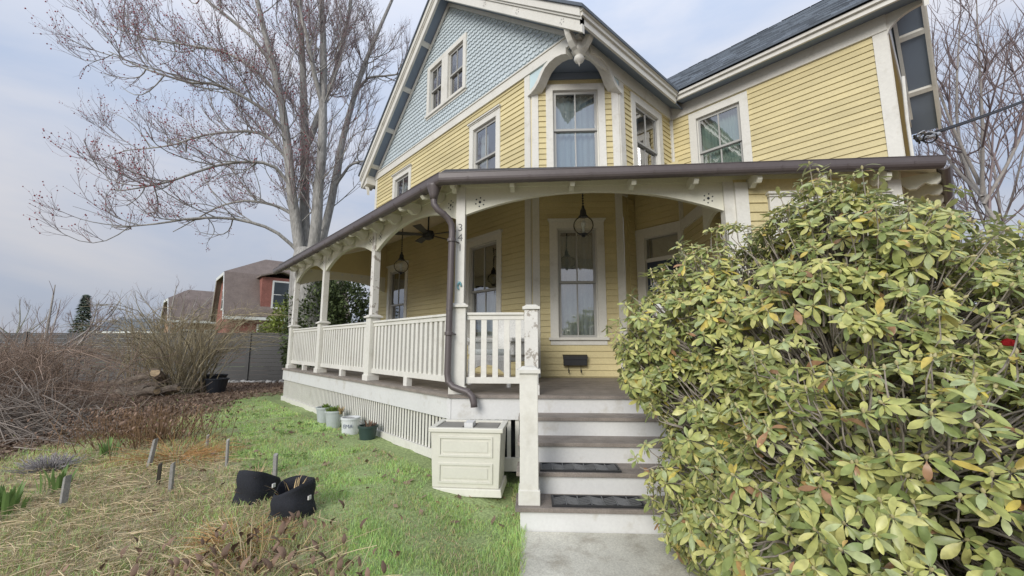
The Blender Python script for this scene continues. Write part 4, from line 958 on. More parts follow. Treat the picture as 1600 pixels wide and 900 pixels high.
clump('dry_grass_tuft', .45, 6.3, 'pale rusty straw mound among the garden stakes', 'plant', [('blades', 420, 42, .3, .2, .5, ORS, .35, .0024)])
o = clump('dead_sedum', .30, 7.45, 'tall brown seed heads standing at the back of the bed', 'plant', [('stems', 200, 43, .75, .28, .52, BRS, 1.35, .0045)]); dead_leaves(o, .30, 7.45, 700, 44, .45, .22, .5, (.025, .05))
o = clump('dead_sedum', -.05, 8.2, 'brown dead stalks beside the brush pile', 'plant', [('stems', 140, 45, .6, .25, .45, BRS, 1.3, .0045)]); dead_leaves(o, -.05, 8.2, 420, 46, .45, .15, .42, (.025, .05))
LAV = mat('grey lavender foliage', (.33, .31, .31), .9, .2, 8, isl=.3)
clump('lavender', -.58, 6.65, 'grey lavender clump at the left of the bed', 'plant', [('stems', 420, 47, .17, .08, .19, LAV, 1.0, .004)])
IRIS = mat('iris leaves', (.17, .27, .085), .6, .15, 6, isl=.25, trans=.25)
for i, (p, q, n, lab) in enumerate(((-.66, 5.35, 46, 'blue green iris leaves at the left edge, nearest clump'), (-.42, 5.75, 22, 'small iris clump with bright leaves behind the nearest one'), (-.15, 6.95, 24, 'pale iris fan beside the lavender'), (-.85, 5.05, 30, 'iris leaves cut by the left picture edge'))):
    o = thing('iris', (p, q, float(gz(p, q))), lab, 'plant'); blades((p, q, float(gz(p, q))), n, .21, .14, 50 + i, IRIS, .012, o, 'leaf_blades', .35)
for i, (p, q, h, tl, wd, m_, lab) in enumerate(((-.34, 5.14, .26, .02, .035, 0, 'thick grey garden stake nearest the left edge'), (.20, 6.02, .30, .16, .035, 0, 'leaning grey garden stake in the middle of the bed'), (.335, 4.93, .27, -.03, .032, 0, 'upright pale garden stake beside a dark post stub'),
        (.26, 5.28, .20, .0, .034, 1, 'short dark weathered post stub in the bed'), (.77, 6.66, .17, .0, .03, 0, 'short pale stake at the back of the bed by the lawn'), (.83, 5.52, .29, .05, .024, 0, 'slim grey stake at the edge of the lawn'), (1.12, 4.72, .24, .03, .03, 0, 'grey stake standing just behind the grow bags'))):
    SG = mat('weathered stake wood %d' % i, ((.27, .265, .25), (.05, .045, .035))[m_], .85, .15, 12, .15, 80, .3, 90)
    z = float(gz(p, q)); f = FR((p, q, z - .03), R(30 + 17 * i)); wd *= 1.25; b = MB(); b.hexa([f(x + tl * zz, y, zz) for zz in (0, h + .03) for x, y in ((-wd / 2, -wd / 3), (wd / 2, -wd / 3), (wd / 2, wd / 3), (-wd / 2, wd / 3))]); b.V[-1] = (b.V[-1][0], b.V[-1][1], b.V[-1][2] - .02); b.V[-2] = (b.V[-2][0], b.V[-2][1], b.V[-2][2] - .012)
    tag(b.build('garden_stake', SG, None, bevel=.003), lab, 'stake', 'stakes in the garden bed')
FAB = mat('black felt fabric', (.022, .024, .030), .9, .2, 6, .2, 120, .5, 150)
def growbag(p, q, r, h, sag, seed, lab):
    g = np.random.default_rng(seed); z = float(gz(p, q)) - .01; o = thing('grow_bag', (p, q, z), lab, 'grow bag', 'black fabric grow bags'); k = 36; V = []; F = []
    ph = g.uniform(0, 6, 4)
    def ring(t, inner=0):
        R_ = []
        for i in range(k):
            a = 2 * math.pi * i / k; rr = r * (1 + .07 * math.sin(3 * a + ph[0]) + .04 * math.sin(5 * a + ph[1]) + .05 * math.sin(2 * a + ph[2]) * t - .06 * math.sin(t * 9 + 2 * a + ph[2])) * (1.02 - .10 * t) - inner
            hh = h * (1 + sag * math.sin(a + ph[3]) + .06 * math.sin(2 * a + ph[1])); R_.append((p + rr * math.cos(a), q + rr * math.sin(a), z + hh * t))
        return R_
    rings = [ring(t) for t in np.linspace(0, 1, 9)] + [ring(t, .006) for t in np.linspace(1, .35, 5)]
    for rg in rings: V += rg
    for j in range(len(rings) - 1): F += [(j * k + i, j * k + (i + 1) % k, (j + 1) * k + (i + 1) % k, (j + 1) * k + i) for i in range(k)]
    b = MB(); b.add(V, F); b.build('bag_wall', FAB, o, smooth=True)
    b = MB(); b.lathe((p, q, z), [(r * .97, h * .5), (r * .6, h * .56), (.02, h * .60)], 20); b.build('potting_soil', SOIL, o)
    blades((p, q, z + h * .55), 14, .20, r * .7, seed + 3, STRAW, .004, o, 'dead_stalks', .8); 
    b = MB(); a = 5.3; b.box(FR((p + r * .98 * math.cos(a), q + r * .98 * math.sin(a), z + h * .55), a), -.003, .008, -.015, .015, 0, .03); b.build('tag', BRT, o)
growbag(.88, 4.26, .17, .22, .34, 61, 'black fabric grow bag with sagging rim, left of the pair')
growbag(1.03, 3.74, .155, .24, .17, 62, 'black fabric grow bag with dry stalks, right of the pair')

# ------------------------------------------------------------------ fence, stones, logs, tub
FEN = mat('grey fence boards', (.095, .095, .093), .7, .08, 1.5, .08, 30, .15, 60, objr=.06)
fence = thing('fence', SV(-14, 15, 0), 'tall grey horizontal board fence along the back of the yard', 'fence')
FF_ = lambda x, y, z: SV(x, 15 - y, z)
b = MB(); b.box(lambda x, y, z: (x, y, z), 0, 1, 0, .022, 0, .138); FB = b.mesh('fence_board', FEN)
b = MB(); b.box(lambda x, y, z: (x, y, z), -.065, .065, -.05, .06, 0, 1.86); FPm = b.mesh('fence_post', FEN)
for i in range(10):
    x0 = -26.0 + i * 2.05
    inst('fence_post', FPm, fence, M4(FF_) @ Matrix.Translation((x0, 0, .1)))
    for j in range(12): inst('fence_board', FB, fence, M4(FF_) @ Matrix.Translation((x0 + .065, 0, .14 + j * .144)) @ Matrix.Diagonal((1.92, 1, 1, 1)))
    b = MB(); b.box(FF_, x0 + .065, x0 + 1.985, -.01, .04, 1.87, 1.925); b.build('fence_cap', FEN, fence)
STN = mat('pale stone', (.45, .44, .42), .9, .2, 8, .1, 60, objr=.25)
g = np.random.default_rng(71); b = MB(); b.lathe((0, 0, 0), [(.02, -.06), (.10, -.05), (.14, 0), (.11, .05), (.03, .075)], 9); STM = b.mesh('stone', STN)
for i in range(20):
    o = inst('border_stone', STM, None, Matrix.Translation(SV(-9.9 + i * .16 + g.uniform(-.04, .04), 14.55 + g.uniform(-.15, .15), .20)) @ Matrix.Rotation(g.uniform(0, 6), 4, 'Z') @ Matrix.Rotation(g.normal(0, .25), 4, 'X') @ Matrix.Diagonal((g.uniform(.6, 1.1), g.uniform(.5, .9), g.uniform(.6, 1.1), 1)))
    tag(o, 'pale stone in the row at the foot of the grey fence', 'stone', 'stones along the fence')
BARK = mat('grey brown bark', (.20, .165, .13), .9, .25, 6, .25, 40, .8, 60, stretch=(1, 1, .35)); CUT = mat('cut wood', (.55, .42, .26), .8, .12, 12)
for i, (r, f, z, L, rad, yaw, tilt, lab) in enumerate(((-9.9, 10.9, .30, 1.1, .13, .35, .0, 'thick cut log lying lowest in the woodpile'), (-9.5, 10.7, .28, .9, .10, .15, .05, 'short log at the right of the woodpile'), (-9.3, 11.0, .60, 1.2, .11, 1.1, .28, 'dark log with pale cut end leaning on top of the woodpile'), (-10.1, 11.1, .58, 1.6, .09, .25, .1, 'long pale branch across the top of the woodpile'), (-9.1, 10.8, .30, .8, .09, -.2, .12, 'small log at the end of the woodpile'))):
    c = np.array(SV(r, f, z)); d = np.array(SV(math.cos(yaw), -math.sin(yaw), math.tan(tilt))); d = d / np.linalg.norm(d); o = thing('log', c, lab, 'log', 'logs in the woodpile'); t = np.linspace(-.5, .5, 7)[:, None]; pts = c + d * L * t + np.array([0, 0, .05]) * np.sin(t * 5)
    b = MB(); b.tube(pts, rad * np.array([.95, 1, 1.04, 1, .97, 1.0, .98]), 12); b.build('bark', BARK, o, smooth=False)
    for e in (-1, 1): b = MB(); pe_ = pts[0] if e < 0 else pts[-1]; b.tube([pe_, pe_ + d * e * .006], rad * .9, 12); b.build('cut_end', CUT, o)
TUBM = mat('black plastic tub', (.018, .022, .03), .4, .1, 4, spec=.5)
for (r, f, s_, lab) in ((-8.2, 11.55, 1.0, 'black plastic tub beside the bare shrub'), (-8.75, 12.2, 1.15, 'black tub half hidden behind the bare shrub')):
    p_, q_, _ = SV(r, f); z = float(gz(p_, q_)); o = thing('plastic_tub', (p_, q_, z), lab, 'tub', 'black plastic tubs'); b = MB(); b.lathe((p_, q_, z), [(.20 * s_, 0), (.27 * s_, .36 * s_), (.29 * s_, .36 * s_), (.29 * s_, .39 * s_), (.26 * s_, .39 * s_), (.24 * s_, .2 * s_), (.01, .18 * s_)], 24); b.build('tub_body', TUBM, o); b = MB(); b.lathe((p_, q_, z + .2 * s_), [(.24 * s_, 0), (.2 * s_, .04), (.01, .06)], 16); b.build('earth', SOIL, o)

# ------------------------------------------------------------------ trees and shrubs
def grow(limbs, levels, seed, up=.35):
    """limbs: list of (pts, radii). levels: list of (per metre, length lo, hi, angle, radius ratio, points)"""
    g = np.random.default_rng(seed); out = []; cur = limbs
    for (den, l0, l1, ang, rr, npt, tmin) in levels:
        nxt = []
        for P, rad in cur:
            seg = np.linalg.norm(np.diff(P, axis=0), axis=1); cum = np.concatenate([[0], np.cumsum(seg)]); tot = cum[-1]
            n = g.poisson(den * tot * (1 - tmin)) if den < 50 else int(den)
            for _ in range(n):
                t = g.uniform(tmin, 1.0) * tot; k = min(np.searchsorted(cum, t) - 1, len(seg) - 1); k = max(k, 0); u = (t - cum[k]) / (seg[k] + 1e-9)
                b = P[k] * (1 - u) + P[k + 1] * u; r0 = rad[k] * (1 - u) + rad[k + 1] * u; d = (P[k + 1] - P[k]) / (seg[k] + 1e-9)
                pr = g.normal(0, 1, 3); pr -= d * (pr @ d); pr /= np.linalg.norm(pr) + 1e-9; a = ang * g.uniform(.65, 1.25); v = d * math.cos(a) + pr * math.sin(a); v[2] += up * .4; v /= np.linalg.norm(v)
                L = g.uniform(l0, l1) * (1.15 - .5 * t / tot); tt = np.linspace(0, 1, npt)[:, None]; wob = g.normal(0, .12, 3)
                pts = b + v * L * tt + np.array([0, 0, up]) * L * .5 * tt ** 2 + wob * L * np.sin(tt * 3.1); r1 = min(r0 * .8, max(rr, .0)); nxt.append((pts, np.linspace(r1, r1 * .45, npt)))
        out.append(nxt); cur = nxt
    return out
def densify(P, n):
    P = np.array(P, float); c = np.concatenate([[0], np.cumsum(np.linalg.norm(np.diff(P, axis=0), axis=1))]); t = np.linspace(0, c[-1], n)
    # Catmull-Rom through the points
    out = []
    for x in t:
        k = min(max(np.searchsorted(c, x) - 1, 0), len(P) - 2); u = (x - c[k]) / (c[k + 1] - c[k]); p0, p1, p2, p3 = P[max(k - 1, 0)], P[k], P[k + 1], P[min(k + 2, len(P) - 1)]
        out.append(.5 * (2 * p1 + (p2 - p0) * u + (2 * p0 - 5 * p1 + 4 * p2 - p3) * u * u + (3 * p1 - p0 - 3 * p2 + p3) * u ** 3))
    return np.array(out)
def sv_line(L, r0, r1, seed, n=14, wob=.05):
    g = np.random.default_rng(seed); P = densify([SV(*a) for a in L], n); P[1:-1] += np.cumsum(g.normal(0, wob * .5, (n - 2, 3)), 0) * .5; return (P, np.linspace(r0, r1, n))
def octas(name, pts, size, m, parent):
    n = len(pts); g = np.random.default_rng(5); d = np.array([[1, 0, 0], [-1, 0, 0], [0, 1, 0], [0, -1, 0], [0, 0, 1.4], [0, 0, -1.0]]); V = pts[:, None] + d[None] * (size * g.uniform(.5, 1.3, n))[:, None, None]
    f = np.array([[0, 2, 4], [2, 1, 4], [1, 3, 4], [3, 0, 4], [2, 0, 5], [1, 2, 5], [3, 1, 5], [0, 3, 5]]); F = (f[None] + (np.arange(n) * 6)[:, None, None]).reshape(-1, 3)
    return tag(_link(bpy.data.objects.new(name, arr_mesh(name, V.reshape(-1, 3), F, m)), parent), None, kind='stuff')
MBARK = mat('maple bark', (.33, .325, .305), .9, .22, 2.5, .28, 22, .9, 30, stretch=(1, 1, .25), col2=(.20, .19, .175), c2pos=(.52, .72))
TWIG = mat('grey brown twigs', (.25, .20, .20), .85, .2, 2, isl=.3); BUD = mat('red maple buds', (.30, .06, .075), .7, .2, 3, isl=.45)
maple = thing('maple_tree', SV(-6.6, 13.5, .2), 'tall bare maple with several trunks and red buds beyond the porch', 'tree')
T = {'trunk': [(-6.55, 13.5, -.1), (-6.72, 13.5, 1.6), (-6.85, 13.5, 2.9), (-7.0, 13.5, 4.7)],
 'A': [(-7.0, 13.45, 3.6), (-7.2, 13.4, 4.9), (-7.45, 13.2, 6.63), (-7.72, 13.0, 8.84), (-8.14, 12.8, 10.84), (-8.72, 12.5, 13.27), (-9.4, 12.3, 16.09)],
 'B': [(-7.0, 13.6, 3.8), (-7.18, 13.7, 5.2), (-7.31, 13.8, 6.86), (-7.53, 13.9, 9.34), (-7.84, 14, 11.98), (-8.16, 14, 14.68), (-8.6, 14, 19.0)],
 'C': [(-6.85, 13.45, 3.6), (-6.66, 13.3, 5.2), (-6.58, 13.2, 6.63), (-6.52, 13.0, 8.84), (-6.55, 12.8, 11.08), (-6.73, 12.7, 13.46), (-6.97, 12.6, 17.25)],
 'D': [(-6.75, 13.6, 3.2), (-6.66, 13.8, 5.0), (-6.52, 14.0, 6.22), (-6.35, 14.3, 9.06), (-6.12, 14.5, 11.0), (-5.65, 14.8, 13.42), (-4.91, 15, 15.92), (-4.35, 15.1, 18.16)],
 'L1': [(-7.2, 13.4, 4.6), (-7.8, 13.0, 5.19), (-8.76, 12.5, 5.46), (-9.78, 12.1, 5.38), (-10.9, 11.9, 5.15), (-12.0, 11.8, 5.0)],
 'L2': [(-7.4, 13.6, 5.9), (-8.48, 14, 6.46), (-9.68, 14.4, 6.8), (-10.83, 14.7, 6.76), (-11.9, 14.9, 6.28), (-12.89, 15, 5.75)],
 'L3': [(-7.45, 13.2, 6.7), (-7.86, 12.8, 7.36), (-8.35, 12.4, 7.35), (-9.17, 12, 7.04), (-9.97, 11.6, 6.45), (-10.9, 11.4, 6.1), (-11.7, 11.4, 6.0)],
 'L4': [(-7.6, 13.1, 7.7), (-8.54, 13.4, 8.7), (-9.67, 13.7, 9.11), (-11.28, 14, 9.1), (-12.82, 14.2, 8.75), (-14.89, 14.4, 8.6)],
 'L5': [(-7.69, 13.0, 8.6), (-8.11, 12.6, 9.18), (-8.73, 12.2, 9.49), (-9.36, 11.9, 9.69), (-10.13, 11.6, 9.57), (-11.17, 11.4, 9.82), (-12.33, 11.3, 10.38)],
 'L6': [(-7.95, 12.9, 9.9), (-9.08, 13.2, 11.13), (-10.6, 13.6, 12.19), (-12.06, 13.9, 12.7), (-13.98, 14.1, 13.13), (-15.91, 14.2, 13.9)],
 'L7': [(-8.2, 12.8, 10.96), (-8.81, 12.5, 11.81), (-9.65, 12.2, 12.51), (-10.65, 12, 13.28), (-11.63, 11.8, 14.03)],
 'R1': [(-6.12, 14.5, 11.0), (-5.52, 14.3, 11.61), (-4.72, 14.1, 11.58), (-4.04, 14, 11.66)],
 'R2': [(-6.48, 14.1, 7.1), (-5.89, 13.9, 7.91), (-5.13, 13.7, 8.01), (-4.54, 13.6, 8.21)],
 'B2': [(-7.43, 13.8, 8.55), (-6.95, 14.5, 11.54), (-6.69, 15, 14.45), (-6.58, 15.3, 17.75)],
 'C2': [(-6.51, 12.9, 9.72), (-6.79, 12.2, 11.56), (-7.26, 11.8, 13.55)]}
RAD = {'trunk': (.62, .50), 'A': (.19, .04), 'B': (.19, .04), 'C': (.20, .04), 'D': (.16, .035), 'R1': (.06, .02), 'R2': (.06, .02), 'B2': (.13, .04), 'C2': (.09, .03)}
main = [sv_line(v, *RAD.get(k, (.062, .014)), seed=hash_i) for hash_i, (k, v) in enumerate(T.items())]
main[0] = (main[0][0], np.array([.82, .70, .62, .57, .54, .53, .53, .53, .53, .52, .50, .46, .40, .34]))
_link(bpy.data.objects.new('trunk', tubes_mesh('trunk', main, 12, MBARK)), maple)
lv = grow(main[1:], [(3.0, .9, 2.5, .7, .02, 7, .12), (4.4, .45, 1.2, .62, .0095, 5, .12), (6.6, .22, .6, .55, .006, 4, .08)], 77, .45)
_link(bpy.data.objects.new('limbs', tubes_mesh('limbs', lv[0], 6, MBARK)), maple)
tag(_link(bpy.data.objects.new('crown', tubes_mesh('crown', lv[1] + [], 4, TWIG)), maple), None, kind='stuff')
tag(_link(bpy.data.objects.new('twigs', tubes_mesh('twigs', lv[2], 3, TWIG)), maple), None, kind='stuff')
tips = np.array([p[-1] for p, _ in lv[2]] + [p[2] for p, _ in lv[2]][::2]); _rt = tips @ np.array([cA, -sA, 0]); g = np.random.default_rng(6)
octas('buds', tips[(g.random(len(tips)) < np.clip((-6.3 - _rt) / 4 + .2, .05, .8))], .019, BUD, maple)
def bare_tree(name, loc, H, seed, lab, group=None, spread=.35, n1=5, dens=1.0, bark=MBARK, twig=TWIG, lean=0, rad=None, fine=True):
    o = thing(name, loc, lab, 'tree', group); g = np.random.default_rng(seed); b = np.array(loc, float); mains = []; rad = rad or H * .02
    tr = densify([b + [0, 0, -.1], b + [g.normal(0, .02) * H, g.normal(0, .02) * H, H * .25], b + [lean * H + g.normal(0, .03) * H, g.normal(0, .03) * H, H * .6], b + [lean * H * 1.3, g.normal(0, .05) * H, H * .97]], 12); mains.append((tr, np.linspace(rad, rad * .15, 12)))
    for i in range(n1):
        a = i * 2.4 + g.uniform(0, .8); z = H * g.uniform(.2, .5); st_ = b + [0, 0, z]; e = np.array([math.cos(a), math.sin(a), 0]) * H * spread
        mains.append((densify([st_, st_ + e * .45 + [0, 0, H * .14], st_ + e * .9 + [0, 0, H * .36], st_ + e * 1.05 + [0, 0, (H - z) * .8]], 10), np.linspace(rad * .55, rad * .1, 10)))
    _link(bpy.data.objects.new('trunk', tubes_mesh('trunk', mains, 8, bark)), o)
    sc = H / 8
    lv = grow(mains, [(1.6 * dens / sc, .8 * sc, 1.8 * sc, .65, .02 * sc, 6, .15), (2.6 * dens / sc, .4 * sc, .95 * sc, .65, .011 * sc, 4, .1)] + ([(3.6 * dens / sc, .2 * sc, .5 * sc, .6, .007 * sc, 3, .1)] if fine else []), seed + 1, .5)
    tag(_link(bpy.data.objects.new('crown', tubes_mesh('crown', lv[0], 4, twig)), o), None, kind='stuff')
    tag(_link(bpy.data.objects.new('twigs', tubes_mesh('twigs', lv[1] if len(lv) == 2 else [(np.array([q[0], (q[0] + q[-1]) / 2 + 0, q[-1], q[-1]])[:4], np.array([r_[0], r_[0] * .8, r_[-1], r_[-1]])) for q, r_ in lv[1]] + [(np.array([q[0], q[1], q[2], q[2]]), np.array([r_[0], r_[1], r_[2], r_[2]])) for q, r_ in lv[2]], 3, twig)), o), None, kind='stuff')
    return o
TW2 = mat('pale bark', (.32, .30, .275), .9, .15, 3, .15, 20)
bare_tree('bare_tree', SV(18.1, 15, 0), 15.5, 101, 'tall bare tree rising behind the bush at the right edge', None, .16, 6, 1.5, TW2, TWIG, .02, .12)
bare_tree('bare_tree', SV(23.0, 19, 0), 13, 102, 'smaller bare tree behind the tall one at the right edge', None, .22, 5, 1.0, TW2, TWIG, .0, .12)
RB = mat('reddish far twigs', (.20, .14, .125), .9, .15, 3)
for i, (r, f, H, lab) in enumerate(((-56, 46, 6.8, 'bare tree at the far left above the fence'), (-49, 48, 6.0, 'second bare tree from the left above the fence'), (-43, 52, 6.6, 'reddish bare tree just left of the far evergreen'), (-38.5, 50, 6.2, 'reddish bare tree right of the far evergreen'), (-27.5, 33, 6.5, 'spreading bare tree left of the brown roofed house'), (-24, 48, 11, 'bare tree top showing behind the red house'), (-62, 40, 5.5, 'bare tree cut by the left picture edge'), (-33, 54, 5.6, 'low bare tree above the grey roof'), (-11.6, 10.2, 3.1, 'thin bare sapling in front of the fence'))):
    bare_tree('far_bare_tree' if i < 8 else 'sapling', SV(r, f, 0), H, 110 + i, lab, 'bare trees beyond the fence' if i < 8 else None, .38, 6, 1.0 if i != 8 else .8, RB if i in (1, 2, 3) else TW2, RB if i < 4 else TWIG, fine=(i not in (0, 6)))
# far evergreen
NEED = mat('dark conifer needles', (.13, .16, .125), .9, .3, 2, isl=.4, spec=.1)
def conifer(loc, H, w, seed, lab):
    o = thing('conifer', loc, lab, 'tree', 'conifers beyond the fence'); b = MB(); b.tube([loc, (loc[0], loc[1], loc[2] + H)], [H * .02, .01], 6); b.build('trunk', BARK, o); g = np.random.default_rng(seed); V = []; F = []
    for i in range(1500):
        t = g.uniform(.05, 1) ** .8; rr = w * (1 - t) * g.uniform(.35, 1.05) + .03; a = g.uniform(0, 6.283); c = np.array([loc[0] + rr * math.cos(a), loc[1] + rr * math.sin(a), loc[2] + H * t - rr * .25]); d = np.array([math.cos(a), math.sin(a), -.35]); s = np.array([-math.sin(a), math.cos(a), 0]); L = H * .055 * g.uniform(.6, 1.3); k = len(V); V += [c - s * L * .45, c + s * L * .45, c + d * L]; F.append((k, k + 1, k + 2))
    tag(_link(bpy.data.objects.new('foliage', arr_mesh('foliage', np.array(V), np.array(F), NEED)), o), None, kind='stuff')
conifer(SV(-44.3, 42, .0), 6.7, 1.6, 131, 'pointed far evergreen above the fence'); conifer(SV(-37.2, 44, 0), 4.3, 1.3, 132, 'small dark evergreen right of the pointed one')
# leafy evergreen shrubs behind the porch
def leafball(name, blobs, n, size, seed, m, lab, cat='shrub', stems=True):
    c0 = np.array(blobs[0][0]); o = thing(name, (c0[0], c0[1], 0), lab, cat); g = np.random.default_rng(seed); w = np.array([b[1][0] * b[1][1] * b[1][2] for b in blobs]); idx = g.choice(len(blobs), n, p=w / w.sum()); C = np.array([b[0] for b in blobs])[idx]; Rr = np.array([b[1] for b in blobs])[idx]
    u = g.normal(0, 1, (n, 3)); u /= np.linalg.norm(u, axis=1)[:, None]; rr = g.uniform(.45, 1.06, n) ** .6; P = C + u * Rr * rr[:, None] * (1 + .12 * np.sin(u[:, :1] * 9 + u[:, 2:] * 7)); P[:, 2] = np.maximum(P[:, 2], .1)
    d = u + g.normal(0, .6, (n, 3)); d /= np.linalg.norm(d, axis=1)[:, None]; s = np.cross(d, g.normal(0, 1, (n, 3))); s /= np.linalg.norm(s, axis=1)[:, None]; L = size * g.uniform(.6, 1.3, n)[:, None]
    V = np.stack([P, P + d * L * .5 - s * L * .28, P + d * L, P + d * L * .5 + s * L * .28], 1).reshape(-1, 3); F = np.arange(4 * n).reshape(n, 4)
    tag(_link(bpy.data.objects.new('foliage', arr_mesh('foliage', V, F, m)), o), None, kind='stuff')
    st_ = []
    for i in range(40):
        k = g.integers(len(blobs)); e = np.array(blobs[k][0]) + g.normal(0, .5, 3) * np.array(blobs[k][1]); b0 = np.array([c0[0] + g.normal(0, .15), c0[1] + g.normal(0, .15), 0]); st_.append((densify([b0, (b0 + e) / 2 + g.normal(0, .1, 3), e], 6), np.linspace(.03, .008, 6)))
    _link(bpy.data.objects.new('branches', tubes_mesh('branches', st_, 5, BARK)), o)
EVG = mat('dark evergreen leaves', (.085, .115, .045), .6, .3, 2, isl=.5, trans=.1); YGR = mat('yellow green conifer sprays', (.22, .27, .06), .8, .25, 2, isl=.4, trans=.2)
leafball('evergreen_shrub', [((4.35, 14.2, 1.9), (.9, 1.0, 1.9)), ((5.3, 14.6, 2.2), (1.0, 1.0, 1.9)), ((4.6, 15.4, 2.2), (1.0, 1.0, 1.9))], 20000, .12, 141, EVG, 'dark evergreen shrub seen through the far end of the porch')
leafball('yellow_green_shrub', [((*SV(-9.05, 16.2)[:2], 1.9), (.6, .6, 1.3)), ((*SV(-9.7, 16.4)[:2], 1.5), (.6, .6, .9))], 5000, .12, 142, YGR, 'yellow green evergreen beside the far porch post')
# bare multi-stemmed shrub and brush
OLT = mat('olive tan stems', (.34, .29, .19), .9, .2, 3, isl=.35); BRN = mat('brown brush stems', (.27, .20, .155), .9, .2, 3, isl=.4); GRS = mat('grey sticks', (.25, .215, .185), .9, .2, 3, isl=.35)
def thicket(name, r, f, n, H, spr, seed, m, lab, cat='shrub', base=.25, twig=1.0, arch_=.3, rad=.012):
    loc = SV(r, f); o = thing(name, (loc[0], loc[1], float(gz(loc[0], loc[1]))), lab, cat); g = np.random.default_rng(seed); st_ = []
    for i in range(n):
        a = g.uniform(0, 6.283); b0 = np.array([loc[0] + g.normal(0, base), loc[1] + g.normal(0, base), .1]); h = H * g.uniform(.5, 1.05); out = np.array([math.cos(a), math.sin(a), 0]) * spr * g.uniform(.2, 1.1)
        st_.append((densify([b0, b0 + out * .3 + [0, 0, h * .45], b0 + out * .75 + [0, 0, h * .85], b0 + out * (1.0 + arch_) + [0, 0, h * (1 - arch_ * .5)]], 8), np.linspace(rad * g.uniform(.6, 1.4), .004, 8)))
    _link(bpy.data.objects.new('stems', tubes_mesh('stems', st_, 5, m)), o)
    lv = grow(st_, [(2.6 * twig, .25, .8, .55, .0055, 4, .25), (2.6 * twig, .12, .38, .6, .0038, 3, .1)], seed + 1, .3)
    tag(_link(bpy.data.objects.new('twigs', tubes_mesh('twigs', lv[0], 3, m)), o), None, kind='stuff'); tag(_link(bpy.data.objects.new('fine_twigs', tubes_mesh('fine_twigs', lv[1], 3, m)), o), None, kind='stuff')
thicket('bare_shrub', -9.0, 11.4, 120, 2.6, 2.0, 151, OLT, 'tall bare olive shrub in front of the fence', twig=1.5, rad=.014)
thicket('bare_shrub', -10.6, 11.9, 46, 2.8, 1.5, 152, OLT, 'looser bare shrub left of the tall olive one', twig=.9)
thicket('bramble', -8.5, 6.9, 120, 1.5, 1.1, 153, BRN, 'dense brown bramble thicket at the left of the bed', base=.55, twig=1.9, arch_=.6, rad=.008)
thicket('bramble', -10.2, 8.2, 100, 1.6, 1.2, 154, BRN, 'brown bramble thicket at the far left before the fence', base=.6, twig=1.6, arch_=.6, rad=.008)
thicket('bramble', -7.5, 6.6, 60, .8, .55, 155, BRN, 'low brown bramble at the right end of the brush', base=.45, twig=1.8, arch_=.6, rad=.007)
def brush(r, f, n, seed, lab, m, sr, sf, hz):
    loc = SV(r, f); g = np.random.default_rng(seed); P = []
    for i in range(n):
        rr, ff = g.normal(0, sr), g.normal(0, sf); b = np.array(SV(r + rr, f + ff, .18 + abs(g.normal(0, hz)) * max(.1, 1 - abs(rr) / (2.2 * sr)))); a = g.normal(.2, .7) + (math.pi if g.random() < .5 else 0); d = np.array(SV(math.cos(a), .6 * math.sin(a), g.normal(.1, .4))); L = g.uniform(.4, 1.3); t = np.linspace(-.5, .5, 6)[:, None]; pts = b + d * L * t + g.normal(0, .08, 3) * L * np.cos(t * 3); pts[:, 2] = np.maximum(pts[:, 2], .17); P.append((pts, np.linspace(g.uniform(.004, .010), .003, 6)))
    o = _link(bpy.data.objects.new('brush_pile', tubes_mesh('brush_pile', P, 4, m))); tag(o, lab, 'brush', kind=None)
brush(-7.6, 6.2, 750, 161, 'heap of grey cut branches at the left edge', GRS, .8, .35, .34)
brush(-9.6, 10.9, 90, 162, 'loose sticks heaped over the woodpile', GRS, .7, .3, .25)
